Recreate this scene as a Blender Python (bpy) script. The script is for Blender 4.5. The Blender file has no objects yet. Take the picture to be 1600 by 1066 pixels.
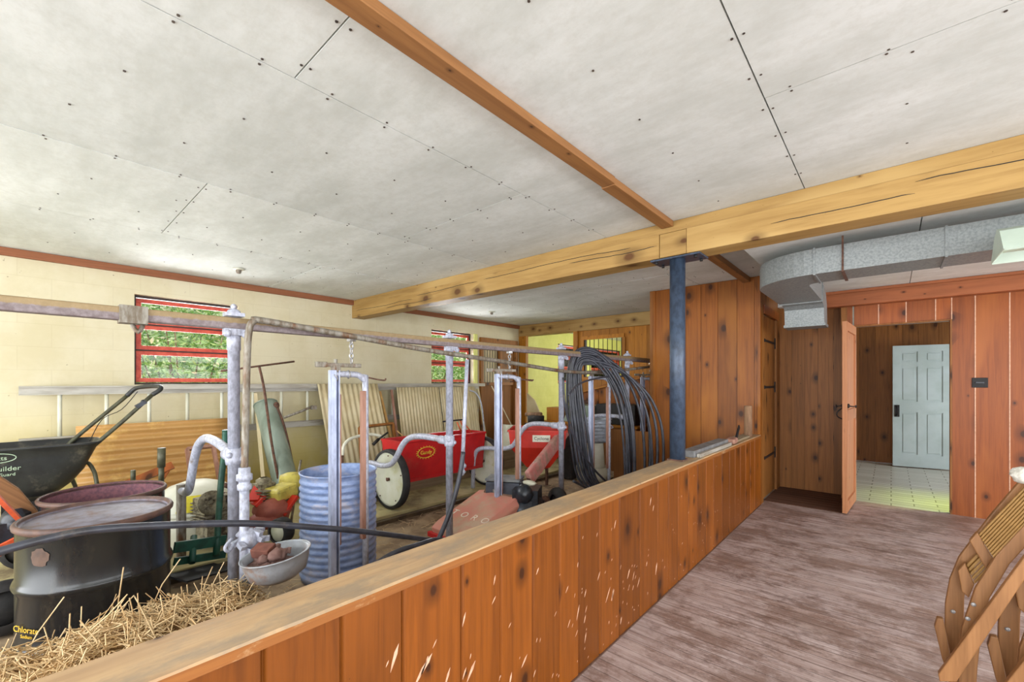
import bpy, math, random
from mathutils import Vector, Matrix, noise
random.seed(7)
PI = math.pi
scene = bpy.context.scene
COL = scene.collection
H = 1.42
F_PX, ALPHA, V0 = 672.37, 0.722237, 597.6
CA, SA = math.cos(ALPHA), math.sin(ALPHA)

# ------------------------------------------------------------------ camera
cam = bpy.data.cameras.new('camera')
cam.sensor_width = 36.0
cam.lens = F_PX / 1600 * 36.0
cam.shift_y = (V0 - 533.0) / 1600
cam.clip_start = 0.05
camo = bpy.data.objects.new('camera', cam)
camo.location = (0, 0, H)
camo.rotation_euler = (PI / 2, 0, ALPHA)
COL.objects.link(camo)
scene.camera = camo

# ------------------------------------------------------------------ exposure, world, lights
scene.view_settings.view_transform = 'Standard'
scene.view_settings.look = 'None'
scene.view_settings.gamma = 1.0
scene.view_settings.use_curve_mapping = False
scene.view_settings.exposure = 0.25
w = bpy.data.worlds.new('world'); scene.world = w; w.use_nodes = True
nt = w.node_tree; nt.nodes.clear()
wo = nt.nodes.new('ShaderNodeOutputWorld'); bg = nt.nodes.new('ShaderNodeBackground')
sky = nt.nodes.new('ShaderNodeTexSky'); sky.sky_type = 'HOSEK_WILKIE'; sky.turbidity = 6.0
sky.sun_direction = Vector((-0.55, -0.35, 0.75)).normalized()
mx = nt.nodes.new('ShaderNodeMixRGB'); mx.inputs[0].default_value = 0.75
mx.inputs[2].default_value = (0.93, 0.97, 1.0, 1)
nt.links.new(sky.outputs[0], mx.inputs[1]); nt.links.new(mx.outputs[0], bg.inputs[0])
bg.inputs[1].default_value = 2.0
nt.links.new(bg.outputs[0], wo.inputs[0])


def area(name, loc, target, sx, sy, power, color=(1, 1, 1)):
    l = bpy.data.lights.new(name, 'AREA'); l.shape = 'RECTANGLE'; l.size = sx; l.size_y = sy
    l.energy = power; l.color = color
    o = bpy.data.objects.new(name, l); o.location = loc
    d = Vector(target) - Vector(loc)
    o.rotation_euler = d.to_track_quat('-Z', 'Y').to_euler()
    COL.objects.link(o); return o


DAY = (0.95, 0.98, 1.0)
area('fill_behind_camera', (-1.2, -3.0, 1.35), (-1.2, 5, 1.5), 8.5, 2.3, 330, DAY)  # added fill light in an unseen opening behind the camera
area('fill_right_side', (3.35, 1.6, 1.55), (-3, 1.8, 1.5), 8.0, 1.8, 240, DAY)  # added fill light along the unseen right side
area('daylight_window_front', (-6.42, 1.28, 1.9), (0, 1.4, 1.2), 0.95, 0.95, 60, DAY)
area('daylight_window_rear', (-6.42, 5.25, 1.9), (0, 5, 1.2), 0.9, 0.95, 60, DAY)
area('daylight_side_room', (-6.42, 9.0, 1.9), (0, 9, 1.3), 1.2, 0.95, 60, (1, 1, 0.86))
area('daylight_side_room_rear', (-2.7, 10.5, 1.6), (-6, 8.5, 1.4), 2.0, 1.6, 60, (1, 1, 0.86))
area('daylight_passage', (2.35, 8.6, 1.3), (-0.5, 8.9, 0.1), 1.2, 1.7, 36, (0.90, 0.95, 1.0))
yl = area('passage_yellow_lamp', (1.0, 6.95, 2.2), (0.62, 7.0, 0.0), 0.25, 0.25, 4.5, (0.75, 0.95, 0.12)); yl.data.spread = 0.9


sl = bpy.data.lights.new('sun', 'SUN'); sl.energy = 4.0; sl.angle = 0.05; sl.color = (1.0, 0.96, 0.88)
so_ = bpy.data.objects.new('sun', sl); so_.rotation_euler = Vector((0.60, -0.15, 0.80)).to_track_quat('Z', 'Y').to_euler(); COL.objects.link(so_)


def at(u, v, X=None, Y=None, Z=None):
    r = (u - 800) / F_PX; t = (V0 - v) / F_PX
    d = Vector((CA * r - SA, SA * r + CA, t))
    if X is not None: k = X / d.x
    elif Y is not None: k = Y / d.y
    else: k = (Z - H) / d.z
    return Vector((0, 0, H)) + d * k


# ------------------------------------------------------------------ materials
def lin(c):
    return tuple(((x / 255) / 12.92 if x / 255 <= 0.04045 else ((x / 255 + 0.055) / 1.055) ** 2.4) for x in c) + (1,)


MATS = {}


class NT:
    def __init__(s, name):
        m = bpy.data.materials.new(name); m.use_nodes = True; s.m = m
        s.t = m.node_tree; s.b = s.t.nodes['Principled BSDF']; MATS[name] = m
    def n(s, typ, **kw):
        x = s.t.nodes.new(typ)
        for k, v in kw.items(): setattr(x, k, v)
        return x
    def l(s, a, b): s.t.links.new(a, b)
    def val(s, x, sock):
        if isinstance(x, (int, float)): sock.default_value = x
        elif isinstance(x, tuple): sock.default_value = x
        else: s.l(x, sock)
    def math(s, op, a, b=0.0, c=0.0, clamp=False):
        x = s.n('ShaderNodeMath', operation=op, use_clamp=clamp)
        s.val(a, x.inputs[0]); s.val(b, x.inputs[1]); s.val(c, x.inputs[2]); return x.outputs[0]
    def mix(s, f, a, b, mode='MIX'):
        x = s.n('ShaderNodeMixRGB', blend_type=mode)
        s.val(f, x.inputs[0]); s.val(a, x.inputs[1]); s.val(b, x.inputs[2]); return x.outputs[0]
    def ramp(s, f, a, b):
        x = s.n('ShaderNodeMapRange'); x.interpolation_type = 'SMOOTHSTEP'
        s.val(f, x.inputs[0]); x.inputs[1].default_value = a; x.inputs[2].default_value = b; return x.outputs[0]
    def coord(s): return s.n('ShaderNodeTexCoord').outputs['Object']
    def scale(s, v, sc):
        x = s.n('ShaderNodeVectorMath', operation='MULTIPLY'); s.l(v, x.inputs[0]); x.inputs[1].default_value = sc; return x.outputs[0]
    def noise(s, v, sc, det=4, rough=0.6, dist=0.0):
        x = s.n('ShaderNodeTexNoise'); s.l(v, x.inputs['Vector']); x.inputs['Scale'].default_value = sc
        x.inputs['Detail'].default_value = det; x.inputs['Roughness'].default_value = rough
        x.inputs['Distortion'].default_value = dist; return x.outputs['Fac']
    def bump(s, h, st, dist=0.01):
        x = s.n('ShaderNodeBump'); x.inputs['Strength'].default_value = st; x.inputs['Distance'].default_value = dist
        s.l(h, x.inputs['Height']); s.l(x.outputs[0], s.b.inputs['Normal'])
    def island(s): return s.n('ShaderNodeNewGeometry').outputs['Random Per Island']
    def fin(s, col, rough=0.6, metal=0.0):
        s.val(col, s.b.inputs['Base Color']); s.val(rough, s.b.inputs['Roughness']); s.val(metal, s.b.inputs['Metallic']); return s.m


def plain(name, c1, c2=None, sc=8.0, stretch=(1, 1, 1), rough=0.6, metal=0.0, bump=0.15, dirt=None, dsc=3.0, dth=(0.55, 0.7), spec=None):
    s = NT(name); v = s.scale(s.coord(), stretch)
    n = s.noise(v, sc)
    c2 = c2 or tuple(int(x * 0.82) for x in c1)
    col = s.mix(s.ramp(n, 0.35, 0.68), lin(c1), lin(c2))
    if dirt:
        d = s.ramp(s.noise(v, dsc, 6, 0.7), dth[0], dth[1]); col = s.mix(d, col, lin(dirt))
    if bump: s.bump(n, bump, 0.004)
    if spec is not None: s.b.inputs['Specular IOR Level'].default_value = spec
    return s.fin(col, rough, metal)


def wood(name, base, dark, grain='z', knots=0.055, rough=0.45, tint=0.35, gsc=1.0, wear=None, knot_col=(52, 26, 10), light=None):
    """boards: grain along one axis, one random tint for each board, knots in elongated cells"""
    s = NT(name)
    sx = s.n('ShaderNodeSeparateXYZ'); s.l(s.coord(), sx.inputs[0])
    x, y, z = sx.outputs
    rnd = s.island()
    if grain == 'z': a, b = s.math('ADD', x, y), z
    elif grain == 'x': a, b = s.math('ADD', y, z), x
    else: a, b = s.math('ADD', x, z), y
    off = s.math('MULTIPLY', rnd, 37.0)
    a2 = s.math('ADD', a, off); b2 = s.math('ADD', b, off)
    cv = s.n('ShaderNodeCombineXYZ'); s.l(a2, cv.inputs[0]); s.l(b2, cv.inputs[1])
    V = cv.outputs[0]
    n1 = s.noise(s.scale(V, (34 * gsc, 1.3, 1)), 1.0, 5, 0.6, 0.6)
    n2 = s.noise(s.scale(V, (3, 0.7, 1)), 1.0, 3, 0.5)
    n3 = s.noise(s.scale(V, (120 * gsc, 4, 1)), 1.0, 3, 0.6)
    col = s.mix(s.math('MULTIPLY', s.ramp(n1, 0.35, 0.75), 0.6), lin(base), lin(dark))
    col = s.mix(s.math('MULTIPLY', s.ramp(n3, 0.45, 0.75), 0.3), col, lin(dark))
    if light: col = s.mix(s.ramp(n2, 0.52, 0.72), col, lin(light))
    tn = s.math('MULTIPLY_ADD', rnd, tint, 1.0 - tint * 0.5)
    tcol = s.n('ShaderNodeCombineColor'); s.l(tn, tcol.inputs[0]); s.l(tn, tcol.inputs[1]); s.l(tn, tcol.inputs[2])
    col = s.mix(1.0, col, tcol.outputs[0], 'MULTIPLY')
    if knots:
        vo = s.n('ShaderNodeTexVoronoi', voronoi_dimensions='2D', feature='F1')
        s.l(s.scale(V, (4.6, 3.1, 1)), vo.inputs['Vector']); vo.inputs['Scale'].default_value = 1.0
        vo.inputs['Randomness'].default_value = 1.0
        sr = s.n('ShaderNodeSeparateColor'); s.l(vo.outputs['Color'], sr.inputs[0])
        kd = s.math('DIVIDE', vo.outputs['Distance'], s.math('MAXIMUM', s.math('MULTIPLY_ADD', sr.outputs[0], 2.3, -0.95), 0.03))
        dd = s.math('ADD', kd, s.math('MULTIPLY', s.math('SUBTRACT', s.noise(s.scale(V, (16, 9, 1)), 1.0, 3), 0.5), 0.07))
        halo = s.math('SUBTRACT', 1.0, s.ramp(dd, knots * 0.9, knots * 3.6))
        core = s.math('SUBTRACT', 1.0, s.ramp(dd, knots * 0.6, knots * 1.25))
        col = s.mix(s.math('MULTIPLY', halo, 0.62), col, lin(tuple(int(q * .8) for q in dark)))
        col = s.mix(s.math('MULTIPLY', core, 0.85), col, lin(knot_col))
    if wear:
        wn = s.ramp(s.noise(s.scale(V, (6, 2.2, 1)), 1.0, 7, 0.75), wear[1], wear[2])
        col = s.mix(s.math('MULTIPLY', wn, 0.8), col, lin(wear[0]))
    s.bump(n1, 0.12, 0.003)
    s.b.inputs['Specular IOR Level'].default_value = 0.3
    return s.fin(col, rough)


pine = wood('pine_panelling', (142, 82, 24), (98, 50, 12), 'z', 0.12, 0.4, 0.35, light=(154, 94, 30))
pine_half = wood('pine_half_wall', (126, 68, 17), (84, 42, 9), 'z', 0.085, 0.38, 0.42, light=(138, 76, 22))
pine_red = wood('pine_red_panelling', (152, 82, 34), (110, 52, 20), 'z', 0.12, 0.4, 0.3, light=(164, 94, 42))
pine_dark = wood('pine_old_panelling', (148, 96, 46), (96, 58, 24), 'z', 0.11, 0.5, 0.4)
pine_leaf = wood('pine_door_leaf', (184, 126, 86), (146, 90, 56), 'z', 0.05, 0.5, 0.2)  # paler base holds the extra light falling on the leaf
pine_gold = wood('pine_golden', (172, 112, 32), (126, 74, 18), 'z', 0.055, 0.45, 0.4)
beam_m = wood('beam_timber', (170, 136, 80), (132, 98, 50), 'x', 0.12, 0.55, 0.22, gsc=0.5, light=(182, 150, 94), knot_col=(84, 48, 20))
beam_red = wood('back_beam_timber', (166, 98, 60), (124, 70, 40), 'x', 0.03, 0.5, 0.2, gsc=0.5)
strip_m = wood('ceiling_strip_wood', (152, 106, 62), (116, 76, 42), 'y', 0.03, 0.55, 0.2, gsc=0.6)
cap_m = wood('cap_board', (188, 156, 116), (146, 112, 80), 'y', 0.03, 0.6, 0.15, gsc=0.5, wear=((142, 126, 106), 0.42, 0.62))
capside_m = wood('cap_edge', (146, 92, 44), (110, 62, 28), 'y', 0.0, 0.5, 0.1, wear=((176, 142, 104), 0.56, 0.66))
plankgrey = wood('grey_plank', (158, 142, 116), (110, 92, 68), 'y', 0.03, 0.8, 0.3)
chairwood = wood('chair_wood', (150, 106, 66), (100, 64, 34), 'z', 0.0, 0.45, 0.3, gsc=0.8)
slatwood = wood('slat_wood', (156, 118, 62), (108, 74, 34), 'z', 0.0, 0.45, 0.3, gsc=0.8)
plywood = wood('brown_plywood', (142, 92, 46), (108, 66, 30), 'z', 0.0, 0.6, 0.15)
oldboard = wood('weathered_board', (150, 108, 72), (98, 66, 40), 'x', 0.02, 0.8, 0.3)

# ceiling board
s = NT('ceiling_board'); v = s.coord(); r = s.island()
n = s.noise(s.scale(v, (0.5, 1.3, 1)), 2.2, 7, 0.7); n2 = s.noise(v, 22, 5, 0.7)
c = s.mix(s.ramp(n, 0.3, 0.7), lin((228, 232, 231)), lin((202, 206, 202)))
c = s.mix(s.math('MULTIPLY', s.ramp(n2, 0.4, 0.72), 0.35), c, lin((196, 197, 190)))
tn = s.math('MULTIPLY_ADD', r, 0.17, 0.87); tc = s.n('ShaderNodeCombineColor')
s.l(tn, tc.inputs[0]); s.l(tn, tc.inputs[1]); s.l(s.math('MULTIPLY', tn, 0.985), tc.inputs[2])
c = s.mix(1.0, c, tc.outputs[0], 'MULTIPLY'); s.bump(n2, 0.08, 0.003); ceil_m = s.fin(c, 0.85)


def blockwall(name, base, dark, low):
    s = NT(name); v = s.coord(); sx = s.n('ShaderNodeSeparateXYZ'); s.l(v, sx.inputs[0])
    cv = s.n('ShaderNodeCombineXYZ'); s.l(s.math('ADD', sx.outputs[0], sx.outputs[1]), cv.inputs[0]); s.l(sx.outputs[2], cv.inputs[1])
    br = s.n('ShaderNodeTexBrick'); s.l(cv.outputs[0], br.inputs['Vector']); br.inputs['Scale'].default_value = 1.0
    br.inputs['Brick Width'].default_value = 0.44; br.inputs['Row Height'].default_value = 0.22; br.inputs['Mortar Size'].default_value = 0.006
    br.inputs['Mortar Smooth'].default_value = 0.8
    br.inputs['Color1'].default_value = (1, 1, 1, 1); br.inputs['Color2'].default_value = (0.975, 0.975, 0.975, 1); br.inputs['Mortar'].default_value = (0.93, 0.92, 0.9, 1)
    n = s.noise(v, 2.0, 6, 0.65); n2 = s.noise(v, 40, 3, 0.6)
    c = s.mix(s.ramp(n, 0.35, 0.7), lin(base), lin(dark))
    low_mix = s.math('MULTIPLY', s.math('SUBTRACT', 1.0, s.ramp(sx.outputs[2], 0.1, 1.5)), s.ramp(s.noise(v, 1.3, 5, 0.6), 0.2, 0.6))  # shifts to the low colour towards the floor, broken up by noise
    c = s.mix(low_mix, c, lin(low))
    spots = s.ramp(s.noise(v, 28, 2, 0.5), 0.74, 0.78)
    c = s.mix(s.math('MULTIPLY', spots, 0.6), c, lin((110, 92, 66)))
    c = s.mix(1.0, c, br.outputs['Color'], 'MULTIPLY')
    s.bump(s.math('ADD', br.outputs['Fac'], s.math('MULTIPLY', n2, -0.25)), -0.2, 0.003)
    return s.fin(c, 0.55)


block_m = blockwall('painted_block_wall', (214, 205, 176), (204, 193, 158), (200, 182, 104))
yblock_m = blockwall('yellow_block_wall', (220, 222, 134), (206, 208, 116), (198, 194, 96))

# hall floor planks across the hallway
s = NT('hall_floor_planks'); v = s.coord(); sx = s.n('ShaderNodeSeparateXYZ'); s.l(v, sx.inputs[0])
yy = s.math('DIVIDE', sx.outputs[1], 0.085); idx = s.math('FLOOR', yy); fr = s.math('FRACT', yy)
wn = s.n('ShaderNodeTexWhiteNoise', noise_dimensions='1D'); s.l(idx, wn.inputs['W'])
g = s.noise(s.scale(v, (2.2, 46, 1)), 1.0, 6, 0.65, 0.5); st = s.noise(s.scale(v, (0.9, 1.3, 1)), 1.7, 9, 0.78); fine = s.noise(s.scale(v, (9, 90, 1)), 1.0, 4, 0.7)
c = s.mix(s.ramp(g, 0.2, 0.8), lin((196, 180, 176)), lin((140, 118, 112)))
c = s.mix(s.math('MULTIPLY', s.ramp(st, 0.44, 0.58), 0.7), c, lin((106, 78, 64)))
c = s.mix(s.math('MULTIPLY', s.ramp(fine, 0.55, 0.75), 0.5), c, lin((220, 210, 208)))
c = s.mix(s.math('MULTIPLY', s.ramp(wn.outputs[0], 0.0, 1.0), 0.22), c, lin((150, 118, 100)))
gap = s.math('LESS_THAN', fr, 0.045); c = s.mix(s.math('MULTIPLY', gap, 0.75), c, lin((50, 36, 32)))
bl = s.ramp(s.noise(s.scale(v, (1.0, 1.6, 1)), 6.5, 8, 0.75), 0.5, 0.66); c = s.mix(s.math('MULTIPLY', bl, 0.55), c, lin((92, 68, 60)))
sp = s.ramp(s.noise(s.scale(v, (1.0, 2.2, 1)), 34, 4, 0.7), 0.66, 0.74); c = s.mix(s.math('MULTIPLY', sp, 0.6), c, lin((214, 206, 202)))
pale = s.ramp(s.noise(s.scale(v, (0.7, 1.2, 1)), 2.6, 8, 0.75), 0.52, 0.68); c = s.mix(s.math('MULTIPLY', pale, 0.45), c, lin((198, 182, 176)))
s.bump(s.math('SUBTRACT', g, s.math('MULTIPLY', gap, 2.0)), 0.25, 0.003); floor_m = s.fin(c, 0.5)
hatch_m = wood('dark_floor_boards', (98, 70, 56), (66, 44, 34), 'x', 0.0, 0.7, 0.3)
barnfloor_m = plain('barn_floor_dirt', (168, 146, 116), (124, 102, 78), 5, (1, 1, 1), 0.9, 0, 0.5, (92, 72, 54), 2.2, (0.5, 0.64))
platform_m = plain('concrete_platform', (190, 180, 132), (164, 150, 108), 3, (1, 1, 1), 0.8, 0, 0.3, (128, 112, 84), 2.0, (0.52, 0.66))
# tiled floor
s = NT('passage_floor_tile'); v = s.coord(); br = s.n('ShaderNodeTexBrick'); s.l(v, br.inputs['Vector']); br.inputs['Scale'].default_value = 1
br.inputs['Brick Width'].default_value = 0.4; br.inputs['Row Height'].default_value = 0.13; br.inputs['Mortar Size'].default_value = 0.006
br.inputs['Color1'].default_value = lin((196, 196, 186)); br.inputs['Color2'].default_value = lin((178, 178, 166)); br.inputs['Mortar'].default_value = lin((120, 118, 100))
s.bump(br.outputs['Fac'], -0.3, 0.003); tile_m = s.fin(br.outputs['Color'], 0.4)

galv = plain('galvanised_pipe', (186, 190, 206), (152, 154, 168), 60, (1, 1, 0.5), 0.45, 0.1, 0.2, (122, 104, 84), 9, (0.55, 0.75))
galv_old = plain('dirty_galvanised', (150, 146, 136), (108, 96, 80), 40, (1, 1, 0.3), 0.6, 0.3, 0.3, (112, 78, 52), 8, (0.5, 0.66))
zinc = plain('zinc_channel', (186, 196, 224), (156, 164, 190), 30, (1, 1, 0.3), 0.38, 0.15, 0.1, (120, 100, 90), 6, (0.6, 0.75))
duct_m = plain('galvanised_duct', (146, 151, 150), (122, 127, 128), 70, (1, 1, 1), 0.5, 0.35, 0.15)
can_m = plain('blue_grey_galvanised', (152, 170, 208), (118, 140, 186), 14, (1, 1, 2), 0.42, 0.15, 0.1, (180, 178, 192), 5, (0.5, 0.7))
tub_m = plain('wash_tub_zinc', (176, 184, 196), (140, 146, 154), 12, (1, 1, 3), 0.45, 0.35, 0.1, (110, 104, 96), 4, (0.55, 0.7))
rust = plain('rust', (112, 80, 64), (78, 54, 44), 30, (1, 1, 1), 0.85, 0.1, 0.5)
# rail with a tan upper half
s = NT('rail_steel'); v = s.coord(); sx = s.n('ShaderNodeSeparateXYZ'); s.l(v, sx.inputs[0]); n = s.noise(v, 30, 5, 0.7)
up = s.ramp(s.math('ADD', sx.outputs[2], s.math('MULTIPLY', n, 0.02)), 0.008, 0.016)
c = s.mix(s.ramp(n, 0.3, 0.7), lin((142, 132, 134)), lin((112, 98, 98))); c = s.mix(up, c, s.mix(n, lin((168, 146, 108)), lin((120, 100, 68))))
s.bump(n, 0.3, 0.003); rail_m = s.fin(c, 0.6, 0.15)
drum_m = plain('drum_black_enamel', (34, 36, 36), (24, 26, 30), 6, (1, 1, 0.4), 0.22, 0.0, 0.05, (74, 66, 54), 3.5, (0.56, 0.78))
drumtop_m = plain('dusty_drum_lid', (128, 124, 138), (104, 96, 104), 14, (1, 1, 1), 0.6, 0.2, 0.2, (112, 84, 74), 5, (0.5, 0.68))
drumrim_m = plain('rusty_rim', (104, 76, 64), (78, 60, 56), 20, (1, 1, 1), 0.6, 0.1, 0.3)
drumin_m = plain('rusty_drum_inside', (138, 92, 100), (108, 76, 88), 50, (1, 1, 1), 0.8, 0.1, 0.5)
blackpl = plain('black_plastic', (52, 54, 54), (38, 38, 40), 5, (1, 1, 1), 0.45, 0, 0.08, (116, 110, 96), 4, (0.56, 0.76))
rubber = plain('black_rubber', (44, 42, 42), (30, 30, 30), 20, (1, 1, 1), 0.75, 0, 0.2, (92, 84, 74), 6, (0.56, 0.76))
hose_m = plain('black_hose', (62, 64, 74), (46, 46, 52), 12, (1, 1, 1), 0.4, 0, 0.03, (108, 98, 88), 5, (0.58, 0.76))
olive = plain('olive_handle', (84, 84, 64), (64, 62, 48), 20, (1, 1, 1), 0.5, 0.2, 0.1)
orange = plain('orange_paint', (208, 84, 34), (176, 64, 26), 12, (1, 1, 1), 0.5, 0, 0.1, (120, 70, 44), 6, (0.6, 0.74))
red_m = plain('red_paint', (190, 30, 32), (162, 24, 28), 4, (1, 1, 1), 0.42, 0, 0.05, (150, 74, 58), 3.2, (0.55, 0.78))
redor_m = plain('orange_red_paint', (208, 48, 30), (184, 38, 24), 4, (1, 1, 1), 0.45, 0, 0.05, (150, 70, 46), 3.0, (0.58, 0.78))
redfade = plain('faded_red_hood', (206, 132, 116), (192, 150, 124), 4, (1, 1, 1), 0.6, 0, 0.1, (190, 162, 136), 3.0, (0.48, 0.64))
pinkred = plain('pink_red_paint', (206, 124, 118), (196, 156, 142), 7, (1, 1, 1), 0.55, 0, 0.1, (160, 128, 108), 5, (0.5, 0.66))
winred = plain('window_red_paint', (212, 88, 66), (188, 62, 48), 14, (1, 1, 1), 0.5, 0, 0.2, (196, 130, 108), 9, (0.6, 0.7))
dkframe = plain('dark_window_steel', (66, 50, 44), (44, 36, 34), 20, (1, 1, 1), 0.6, 0.1, 0.2)
white_m = plain('white_enamel', (226, 228, 214), (212, 214, 190), 3, (1, 1, 1), 0.45, 0, 0.03, (190, 188, 128), 1.7, (0.56, 0.72))
whitep = plain('white_plastic', (222, 222, 206), (206, 204, 182), 4, (1, 1, 1), 0.5, 0, 0.05)
doorwhite = plain('grey_white_door_paint', (176, 190, 190), (164, 178, 176), 3, (1, 1, 1), 0.5, 0, 0.05)
yellow_m = plain('yellow_paint', (214, 200, 96), (190, 174, 78), 14, (1, 1, 1), 0.5, 0, 0.2, (146, 130, 76), 9, (0.55, 0.7))
yellab = plain('yellow_label', (232, 218, 44), (216, 200, 60), 20, (1, 1, 1), 0.5, 0, 0)
engine_m = plain('greasy_engine_block', (156, 148, 122), (96, 86, 66), 24, (1, 1, 1), 0.7, 0.1, 0.4, (60, 50, 40), 10, (0.5, 0.62))
engdark = plain('dark_engine', (44, 50, 60), (30, 30, 34), 18, (1, 1, 1), 0.35, 0.2, 0.3, (120, 126, 136), 12, (0.62, 0.74))
batt_m = plain('battery_grey', (74, 80, 92), (58, 62, 72), 14, (1, 1, 1), 0.5, 0, 0.05, (150, 150, 150), 8, (0.62, 0.75))
green_m = plain('green_paint', (32, 84, 66), (24, 62, 50), 14, (1, 1, 1), 0.45, 0.1, 0.1)
greycyl = plain('grey_green_tank', (152, 166, 154), (124, 138, 124), 5, (1, 1, 0.4), 0.35, 0.2, 0.05)
postblue = plain('blue_grey_post', (64, 78, 98), (48, 58, 74), 30, (1, 1, 0.6), 0.4, 0.15, 0.15, (92, 104, 128), 14, (0.62, 0.74))
black_m = plain('black_iron', (38, 36, 36), (28, 26, 26), 20, (1, 1, 1), 0.6, 0.3, 0.2)
fibre_y = plain('yellow_fibreglass', (196, 152, 92), (182, 136, 76), 3, (1, 1, 1), 0.45, 0, 0.05, (222, 182, 112), 3, (0.5, 0.7))
fibre_w = plain('pale_fibreglass', (214, 200, 164), (196, 178, 136), 3, (1, 1, 1), 0.45, 0, 0.05)
alu = plain('aluminium', (186, 182, 172), (160, 154, 142), 16, (1, 0.2, 1), 0.45, 0.15, 0.1, (120, 108, 92), 6, (0.56, 0.74))
trim_red = wood('red_brown_trim', (146, 92, 62), (116, 68, 42), 'y', 0.02, 0.6, 0.15)
nail_m = plain('dark_nail_heads', (72, 60, 50), (52, 42, 36), 10)
nick_m = plain('bare_wood_nicks', (214, 172, 144), (194, 148, 118), 30, (1, 1, 1), 0.7)
straw_m = plain('straw', (232, 204, 158), (206, 168, 116), 9, (1, 1, 1), 0.65, 0, 0, (236, 208, 160), 30, (0.5, 0.6))
strawbase = plain('packed_straw', (150, 112, 62), (112, 80, 44), 14, (1, 1, 1), 0.9, 0, 0.8)
dung = plain('dry_brown_clods', (134, 104, 96), (96, 66, 58), 14, (1, 1, 1), 0.9, 0, 0.8)
brickm = plain('red_brick', (124, 76, 62), (98, 58, 48), 14, (1, 1, 1), 0.9, 0, 0.5)
chainm = plain('chain_zinc', (186, 186, 188), (130, 124, 118), 50, (1, 1, 1), 0.4, 0.5, 0.1)
tanwood = plain('tan_wood_strip', (172, 130, 112), (138, 96, 78), 12, (1, 1, 0.2), 0.7, 0, 0.2, (124, 72, 56), 8, (0.56, 0.7))
stickwood = plain('round_stick_bark', (146, 112, 82), (108, 78, 54), 20, (1, 1, 0.2), 0.8, 0, 0.4)
greybox = plain('grey_channel', (132, 132, 132), (104, 104, 106), 14, (1, 1, 1), 0.6, 0.1, 0.1)
fixt_m = plain('pale_green_enamel', (204, 222, 208), (192, 210, 196), 4, (1, 1, 1), 0.4, 0, 0.02)
letter_w = plain('white_lettering', (236, 222, 206), (220, 200, 180), 20, rough=0.6, bump=0)
letter_y = plain('yellow_lettering', (228, 190, 60), (206, 168, 50), 20, rough=0.6, bump=0)
letter_g = plain('pale_green_lettering', (186, 208, 180), (170, 192, 166), 20, rough=0.6, bump=0)
letter_b = plain('black_lettering', (30, 30, 40), (20, 20, 30), 20, rough=0.6, bump=0)
cloth_m = plain('speckled_white_pad', (226, 224, 214), (184, 180, 168), 60, (1, 1, 1), 0.9, 0, 0.4)
bark = plain('shrub_stems', (104, 86, 66), (78, 62, 46), 20, rough=0.9)
grass_m = plain('outside_ground', (120, 132, 70), (92, 108, 56), 3, rough=0.95)
s = NT('leaves'); r = s.island(); c = s.mix(s.ramp(r, 0.0, 0.6), lin((84, 136, 60)), lin((150, 184, 106))); c = s.mix(s.ramp(r, 0.66, 0.92), c, lin((226, 230, 206))); leaf_m = s.fin(c, 0.5)
tl = s.n('ShaderNodeBsdfTranslucent'); s.l(c, tl.inputs[0]); ms = s.n('ShaderNodeMixShader'); ms.inputs[0].default_value = 0.5
s.l(s.b.outputs[0], ms.inputs[1]); s.l(tl.outputs[0], ms.inputs[2]); s.l(ms.outputs[0], s.t.nodes['Material Output'].inputs['Surface'])
s = NT('window_glass'); tr = s.n('ShaderNodeBsdfTransparent'); gl = s.n('ShaderNodeBsdfGlossy'); gl.inputs['Roughness'].default_value = 0.05
fz = s.n('ShaderNodeFresnel'); fz.inputs[0].default_value = 1.3; ms = s.n('ShaderNodeMixShader'); s.l(fz.outputs[0], ms.inputs[0]); s.l(tr.outputs[0], ms.inputs[1]); s.l(gl.outputs[0], ms.inputs[2])
s.l(ms.outputs[0], s.t.nodes['Material Output'].inputs['Surface']); glass_m = s.m

# ------------------------------------------------------------------ mesh builder
BASE = {}


def vec(p): return Vector(p)


def smooth_path(pts, k=6, closed=False):
    P = [vec(p) for p in pts]; n = len(P); out = []
    rng = n if closed else n - 1
    for i in range(rng):
        if closed: a, b, c, d = P[(i - 1) % n], P[i], P[(i + 1) % n], P[(i + 2) % n]
        else: a, b, c, d = P[max(i - 1, 0)], P[i], P[i + 1], P[min(i + 2, n - 1)]
        for j in range(k):
            t = j / k
            out.append(0.5 * ((2 * b) + (c - a) * t + (2 * a - 5 * b + 4 * c - d) * t * t + (3 * b - a - 3 * c + d) * t ** 3))
    if not closed: out.append(P[-1])
    return out


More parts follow.
